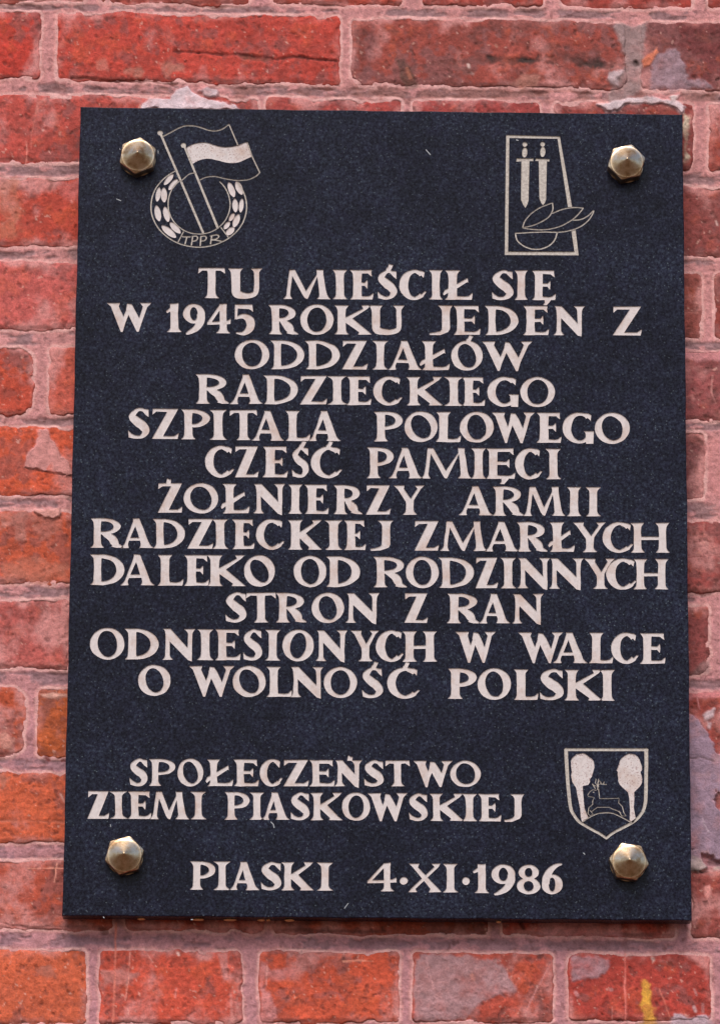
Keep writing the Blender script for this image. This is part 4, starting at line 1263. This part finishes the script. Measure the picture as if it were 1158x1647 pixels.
put('wreath_ring', ribbon(t1(el(119, 360 + 36, 649, 657, 356, 303)), 2.1), M_LINE, e1, dz=.0006)
put('wreath_ring', ribbon(t1(el(128, 360 + 48, 651, 640, 231, 223)), 1.9) + ribbon(t1(smooth([(520, 465), (575, 418), (618, 408)])), 1.8), M_LINE, e1, dz=.0006)
put('wreath_panel', ribbon(t1([(535, 845), (490, 930)]), 1.8) + ribbon(t1([(815, 815), (868, 885)]), 1.8), M_LINE, e1, dz=.0008)
LV = [(460, 416, 390, 497, 38), (492, 452, 425, 535, 40), (355, 513, 338, 622, 38), (388, 516, 392, 628, 48), (333, 648, 356, 768, 48), (395, 658, 422, 773, 46), (372, 798, 480, 890, 50), (433, 776, 512, 857, 46),
      (870, 476, 912, 588, 48), (928, 470, 972, 570, 50), (918, 598, 922, 700, 44), (970, 598, 960, 704, 36), (912, 707, 876, 766, 34), (948, 714, 908, 813, 46), (880, 770, 836, 827, 36), (912, 812, 852, 870, 48)]
for x0, y0, x1, y1, w in LV:
    mx, my = (x0 + x1) / 2, (y0 + y1) / 2
    L = math.hypot(x1 - x0, y1 - y0) / 2; an = math.atan2(y1 - y0, x1 - x0)
    P = []
    for i in range(24):
        a = 2 * math.pi * i / 24
        x = L * math.cos(a); y = w / 2 * math.sin(a) * (1 - .25 * abs(math.cos(a)) ** 3)
        P.append((mx + x * math.cos(an) - y * math.sin(an), my + x * math.sin(an) + y * math.cos(an)))
    put('wreath_leaf', [t1(P)], M_PAINT, e1, int(x0), .25)
for parts in ([[(528, 882), (585, 884)], [(560, 884), (546, 936)]], [[(603, 880), (594, 945)], [(600, 880), (630, 878), (641, 893), (628, 910), (602, 916)]],
              [[(665, 880), (660, 948)], [(664, 880), (694, 878), (706, 893), (692, 910), (664, 914)]],
              [[(745, 873), (736, 936)], [(735, 876), (780, 868), (798, 880), (780, 898), (744, 905), (780, 908), (822, 918)]]):
    pl = []
    for p in parts: pl += ribbon(t1(smooth(p) if len(p) > 2 else p), 2.3)
    put('emblem_letter', pl, M_LINE, e1, dz=.0002)

e2 = empty('swords_and_petals_emblem', plaque)
e2['label'] = 'emblem of two swords and leaf shapes inside a tapering frame'
t2 = tf(790, 200, 4.4538)
put('emblem_frame', [t2(p) for p in ([(105, 75), (492, 85), (488, 104), (128, 98)], [(105, 75), (129, 90), (120, 925), (95, 937)], [(95, 935), (100, 910), (612, 912), (625, 938)],
                                     [(470, 92), (490, 85), (578, 592), (548, 592)], [(572, 762), (602, 752), (625, 938), (596, 925)])], M_LINE, e2)
for dx, P in ((0, [[(215, 262), (272, 262), (266, 545), (256, 575), (242, 598), (226, 575), (211, 540)], [(180, 243), (302, 242), (300, 262), (177, 266)]]),
              (127, [[(337, 262), (396, 265), (391, 540), (382, 562), (370, 578), (356, 562), (343, 530)], [(318, 244), (416, 248), (413, 266), (312, 263)]])):
    put('sword', [t2(p) for p in P] + [t2(disc(238 + dx + (2 if dx else 0), 200 - (4 if dx else 0), 19, 37, 18, .05)), t2(disc(239 + dx, 142, 17, 18))], M_LINE, e2, 9 + dx, .25)
for pts in ([(437, 563), (360, 590), (290, 635), (240, 690), (222, 738)], [(222, 738), (300, 722), (370, 690), (415, 655), (440, 610), (437, 563)]):
    pass
put('petal', ribbon(t2(smooth([(437, 563), (360, 590), (290, 635), (240, 690), (222, 738)])), 2.0) + ribbon(t2(smooth([(222, 738), (300, 722), (370, 690), (415, 655), (440, 610), (437, 563)])), 2.0), M_LINE, e2, dz=.0002)
put('petal', ribbon(t2(smooth([(222, 740), (300, 752), (400, 752), (490, 730), (560, 695), (610, 655), (657, 600)])), 2.0) + ribbon(t2(smooth([(657, 600), (590, 595), (510, 608), (437, 637)])), 2.0), M_LINE, e2, dz=.0004)
put('petal', ribbon(t2(smooth([(585, 685), (640, 680), (690, 655), (732, 618), (700, 680), (640, 730), (560, 760), (470, 773), (360, 770), (172, 780)])), 2.0), M_LINE, e2, dz=.0006)
put('emblem_bowl', ribbon(t2(smooth([(172, 782), (185, 830), (230, 870), (290, 892), (350, 892), (410, 870), (450, 830), (472, 775)])), 2.2), M_LINE, e2, dz=.0008)

e3 = empty('coat_of_arms', plaque)
e3['label'] = 'shield with two trees and a leaping stag'
t3 = tf(890, 1190, 6.8118)
put('shield_outline', ribbon(t3([(128, 106), (1022, 108)]), 5.0) + ribbon(t3(smooth([(134, 106), (150, 400), (172, 640), (186, 740), (212, 805), (275, 890), (385, 962), (505, 1028), (577, 1078)])), 6.2, 4.0)
    + ribbon(t3(smooth([(1014, 108), (1012, 400), (1006, 660), (985, 760), (955, 815), (885, 888), (770, 955), (650, 1018), (577, 1078)])), 6.2, 4.0), M_LINE, e3)
put('tree_figure', [t3([(190, 260), (186, 232), (200, 200), (225, 178), (250, 155), (290, 148), (320, 143), (352, 152), (370, 165), (396, 190), (420, 205), (440, 232), (442, 260), (448, 300), (440, 330), (425, 372), (415, 400), (395, 425), (398, 462), (380, 492), (345, 500), (320, 508), (318, 560), (325, 640), (340, 740), (360, 800), (388, 852), (310, 906), (298, 850), (290, 740), (262, 620), (245, 520), (228, 495), (205, 460), (196, 420), (188, 390), (202, 352), (196, 320), (190, 290)])], M_STIPPLE, e3, 5, .5)
put('tree_figure', [t3([(684, 335), (700, 300), (715, 260), (728, 220), (750, 190), (790, 165), (820, 152), (860, 152), (890, 158), (920, 180), (940, 210), (952, 250), (964, 290), (966, 330), (950, 352), (962, 390), (970, 430), (964, 470), (950, 500), (915, 540), (882, 575), (882, 640), (878, 740), (890, 820), (897, 862), (865, 907), (828, 885), (835, 760), (825, 640), (812, 578), (785, 550), (750, 520), (722, 490), (705, 450), (708, 410), (698, 380), (700, 352)])], M_STIPPLE, e3, 6, .5)
put('hill_line', ribbon(t3(smooth([(315, 898), (400, 845), (480, 808), (560, 797), (640, 803), (730, 840), (850, 905)])), 1.9), M_LINE, e3, dz=.0003)
stag = []
for p in ([(490, 535), (498, 600), (500, 640), (600, 642), (715, 638), (710, 690), (750, 730), (765, 790), (792, 835), (745, 832), (720, 790), (690, 772), (640, 755), (610, 738), (480, 738), (440, 765), (412, 790), (430, 812), (400, 832), (375, 805), (385, 740), (428, 705), (425, 670), (442, 630), (385, 620), (370, 605), (398, 565), (430, 545), (465, 552)],
          [(480, 545), (478, 500), (510, 482), (578, 490)], [(478, 500), (455, 470), (465, 430)], [(462, 505), (425, 490)], [(480, 490), (492, 428)], [(520, 484), (513, 455)], [(545, 486), (552, 458)], [(455, 535), (425, 480)], [(492, 520), (485, 470), (500, 445)],
          [(735, 800), (715, 780)], [(415, 790), (395, 770)]):
    stag += ribbon(t3(p), 1.35)
stag += [t3(disc(437, 573, 10, 8, 8))]
put('stag_figure', stag, M_LINE, e3, dz=.0005)


# ------------------------------------------------------------------ brass cap nuts
def nut_meshes(rot_deg):
    """hexagonal prism with a domed-cone head, and the washer foot; local -Y points out of the wall; metres"""
    S = 0.7 / 989.0
    R = 31.8 * S; rc = 26.9 * S
    hz, hc = 25 * S, 18 * S
    n = 72
    rings = []
    V = []
    def ring(fr, fz):
        ids = []
        for i in range(n):
            a = 2 * math.pi * i / n
            al = (math.degrees(a) - rot_deg) % 60 - 30
            rho = min(R * math.cos(math.radians(30)) / math.cos(math.radians(al)), R * 0.985)
            r = fr(rho); z = fz(rho, r)
            ids.append(len(V)); V.append((r * math.cos(a), -z, r * math.sin(a)))
        rings.append(ids)
    cone = lambda r: hz + hc * (1 - r / rc) if r < rc else hz - (r - rc) * 0.42
    ring(lambda p: p, lambda p, r: 0.0)
    ring(lambda p: p, lambda p, r: cone(p) - 0.0006)
    ring(lambda p: p - 0.0004, lambda p, r: cone(p))
    ring(lambda p: min(p - .0005, rc * 1.004), lambda p, r: hz + 0.0)
    ring(lambda p: min(p - .0006, rc) * .985, lambda p, r: hz + 0.0006)
    for k in (0.93, .8, .6, .4, .2, .08, .03):
        ring(lambda p, k=k: rc * k, lambda p, r, k=k: hz + hc * (1 - k) - .0004 * math.sin(math.pi * k))
    tip = len(V); V.append((0, -(hz + hc * .975), 0))
    F = []
    for a, b2 in zip(rings[:-1], rings[1:]):
        for i in range(n):
            F.append((a[i], a[(i + 1) % n], b2[(i + 1) % n], b2[i]))
    for i in range(n): F.append((rings[-1][i], rings[-1][(i + 1) % n], tip))
    hexn = 4 * n
    hexF = F[:hexn]; coneF = F[hexn:]
    out = []
    for nm, FF in (('hex_collar', hexF), ('cone_cap', coneF)):
        us = sorted({i for f_ in FF for i in f_}); mp = {k: i for i, k in enumerate(us)}
        me = bpy.data.meshes.new(nm)
        me.from_pydata([V[i] for i in us], [], [tuple(mp[i] for i in f_) for f_ in FF])
        me.update(calc_edges=True)
        if nm == 'cone_cap':
            for p in me.polygons: p.use_smooth = True
        out.append((nm, me))
    return out, hz


def washer_mesh():
    S = 0.7 / 989.0
    r0, r1, n = 28.5 * S, 24 * S, 48
    V, F = [], []
    for k, (r, y) in enumerate(((r0, 0.0), (r0, -.0014), (r0 - .0005, -.0018), (r1, -.0018))):
        for i in range(n):
            a = 2 * math.pi * i / n
            V.append((r * math.cos(a), y, r * math.sin(a)))
    for k in range(3):
        for i in range(n):
            F.append((k * n + i, k * n + (i + 1) % n, (k + 1) * n + (i + 1) % n, (k + 1) * n + i))
    me = bpy.data.meshes.new('washer'); me.from_pydata(V, [], F); me.update(calc_edges=True)
    return me


NUTS = [(222.1, 249.5, 83, 'brass cap nut beside the flags and wreath emblem'), (1007.3, 260.0, 74, 'brass cap nut right of the swords emblem'),
        (200.6, 1375.0, 76, 'brass cap nut left of the word PIASKI'), (1011.2, 1385.0, 52, 'brass cap nut under the shield')]
for x, y, r, lab in NUTS:
    ms, hz = nut_meshes(r)
    X_, Z_ = unproj(x, y, T + hz)
    nt_ = empty('cap_nut', plaque)
    nt_.location = (float(X_), -T, float(Z_))
    nt_['label'] = lab
    for nm, me in ms:
        link(nm, me, M_BRASS, nt_)
    wsh = link('washer', washer_mesh(), M_BRASS, nt_)

# ------------------------------------------------------------------ small tan lumps along the slab's lower edge, pale flecks on it
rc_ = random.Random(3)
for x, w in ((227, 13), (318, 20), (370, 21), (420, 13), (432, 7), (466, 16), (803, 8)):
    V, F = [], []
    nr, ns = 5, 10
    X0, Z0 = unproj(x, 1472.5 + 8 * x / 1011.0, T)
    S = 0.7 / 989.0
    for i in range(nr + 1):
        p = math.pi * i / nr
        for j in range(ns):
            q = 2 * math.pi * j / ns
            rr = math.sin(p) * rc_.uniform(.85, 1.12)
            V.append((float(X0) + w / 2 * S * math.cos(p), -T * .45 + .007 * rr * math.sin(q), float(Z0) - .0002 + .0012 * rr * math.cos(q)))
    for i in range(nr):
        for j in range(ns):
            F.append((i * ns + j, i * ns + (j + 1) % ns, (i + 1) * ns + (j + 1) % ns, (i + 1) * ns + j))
    me = bpy.data.meshes.new('tan_lump'); me.from_pydata(V, [], F); me.update(calc_edges=True)
    link('tan_lump', me, M_TAN, plaque)
for pts, w in (([(685, 241), (692, 249)], 1.2), ([(436, 1322), (440, 1326), (441, 1331)], 1.3), ([(178, 1326), (179, 1330)], .8), ([(554, 1461), (560, 1453)], 1.1), ([(188, 320), (195, 323)], 1.1), ([(830, 225), (833, 226)], 1.4), ([(193, 229 + 10), (194, 241)], .8), ([(255, 243), (255, 247)], .8), ([(167, 1475), (168, 1476)], 1.6), ([(308, 1479), (310, 1479)], 1.6), ([(938, 1372), (940, 1374)], 1.4)):
    put('pale_fleck', ribbon(pts, w), M_FLECK, plaque, 3, 0.0, cut=False)

# ------------------------------------------------------------------ the slab itself: its polished face has every letter and line cut out
slab = link('slab', slab_mesh(), M_STONE, plaque)


def face_with_cuts(me):
    K = 1000.0
    ox, oz = front_loop[0]
    pts = [((x - ox) * K, (z - oz) * K) for x, z in front_loop]
    nf = len(pts)
    edges = [(i, (i + 1) % nf) for i in range(nf)]
    seen = {}
    groups = []
    for grp in CUTS:
        A = (np.array(grp) - np.array([ox, oz])) * K
        groups.append(A)
        ed = {}
        for tri in A:
            ids = []
            for x, z in tri:
                k = (round(float(x), 3), round(float(z), 3))
                if k not in seen:
                    seen[k] = len(pts); pts.append(k)
                ids.append(seen[k])
            for i in range(3):
                e = (ids[i], ids[(i + 1) % 3])
                ed[(min(e), max(e))] = ed.get((min(e), max(e)), 0) + 1
        edges += [e for e, n in ed.items() if n == 1 and e[0] != e[1]]
    vo, eo, fo, _, _, _ = delaunay_2d_cdt([Vector(p) for p in pts], edges, [], 1, 1e-4)
    P = np.array([(p.x, p.y) for p in vo])
    Fo = np.array([f_ for f_ in fo if len(f_) == 3])
    c = P[Fo].mean(1)
    cut = np.zeros(len(Fo), bool)
    for A in groups:
        lo, hi = A.min((0, 1)), A.max((0, 1))
        idx = np.where((c[:, 0] > lo[0]) & (c[:, 0] < hi[0]) & (c[:, 1] > lo[1]) & (c[:, 1] < hi[1]))[0]
        if not len(idx): continue
        q = c[idx][:, None]
        sg = []
        for i in range(3):
            p0, p1 = A[:, i], A[:, (i + 1) % 3]
            sg.append((p1[:, 0] - p0[:, 0]) * (q[..., 1] - p0[:, 1]) - (p1[:, 1] - p0[:, 1]) * (q[..., 0] - p0[:, 0]))
        ins = (((sg[0] > 0) & (sg[1] > 0) & (sg[2] > 0)) | ((sg[0] < 0) & (sg[1] < 0) & (sg[2] < 0))).any(1)
        cut[idx[ins]] = True
    tr = [tuple(int(k) for k in f_) for f_ in Fo[~cut]]
    V = [(ox + x / K, -T, oz + y / K) for x, y in P]
    me.from_pydata(V, [], tr)
    me.update(calc_edges=True)
    if me.polygons[0].normal.y > 0: me.flip_normals()


fm = bpy.data.meshes.new('polished_face')
face_with_cuts(fm)
import bmesh
bm = bmesh.new()
bm.from_mesh(slab.data); bm.from_mesh(fm)
bmesh.ops.remove_doubles(bm, verts=bm.verts[:], dist=1e-6)
bm.to_mesh(slab.data); bm.free()
bpy.data.meshes.remove(fm)
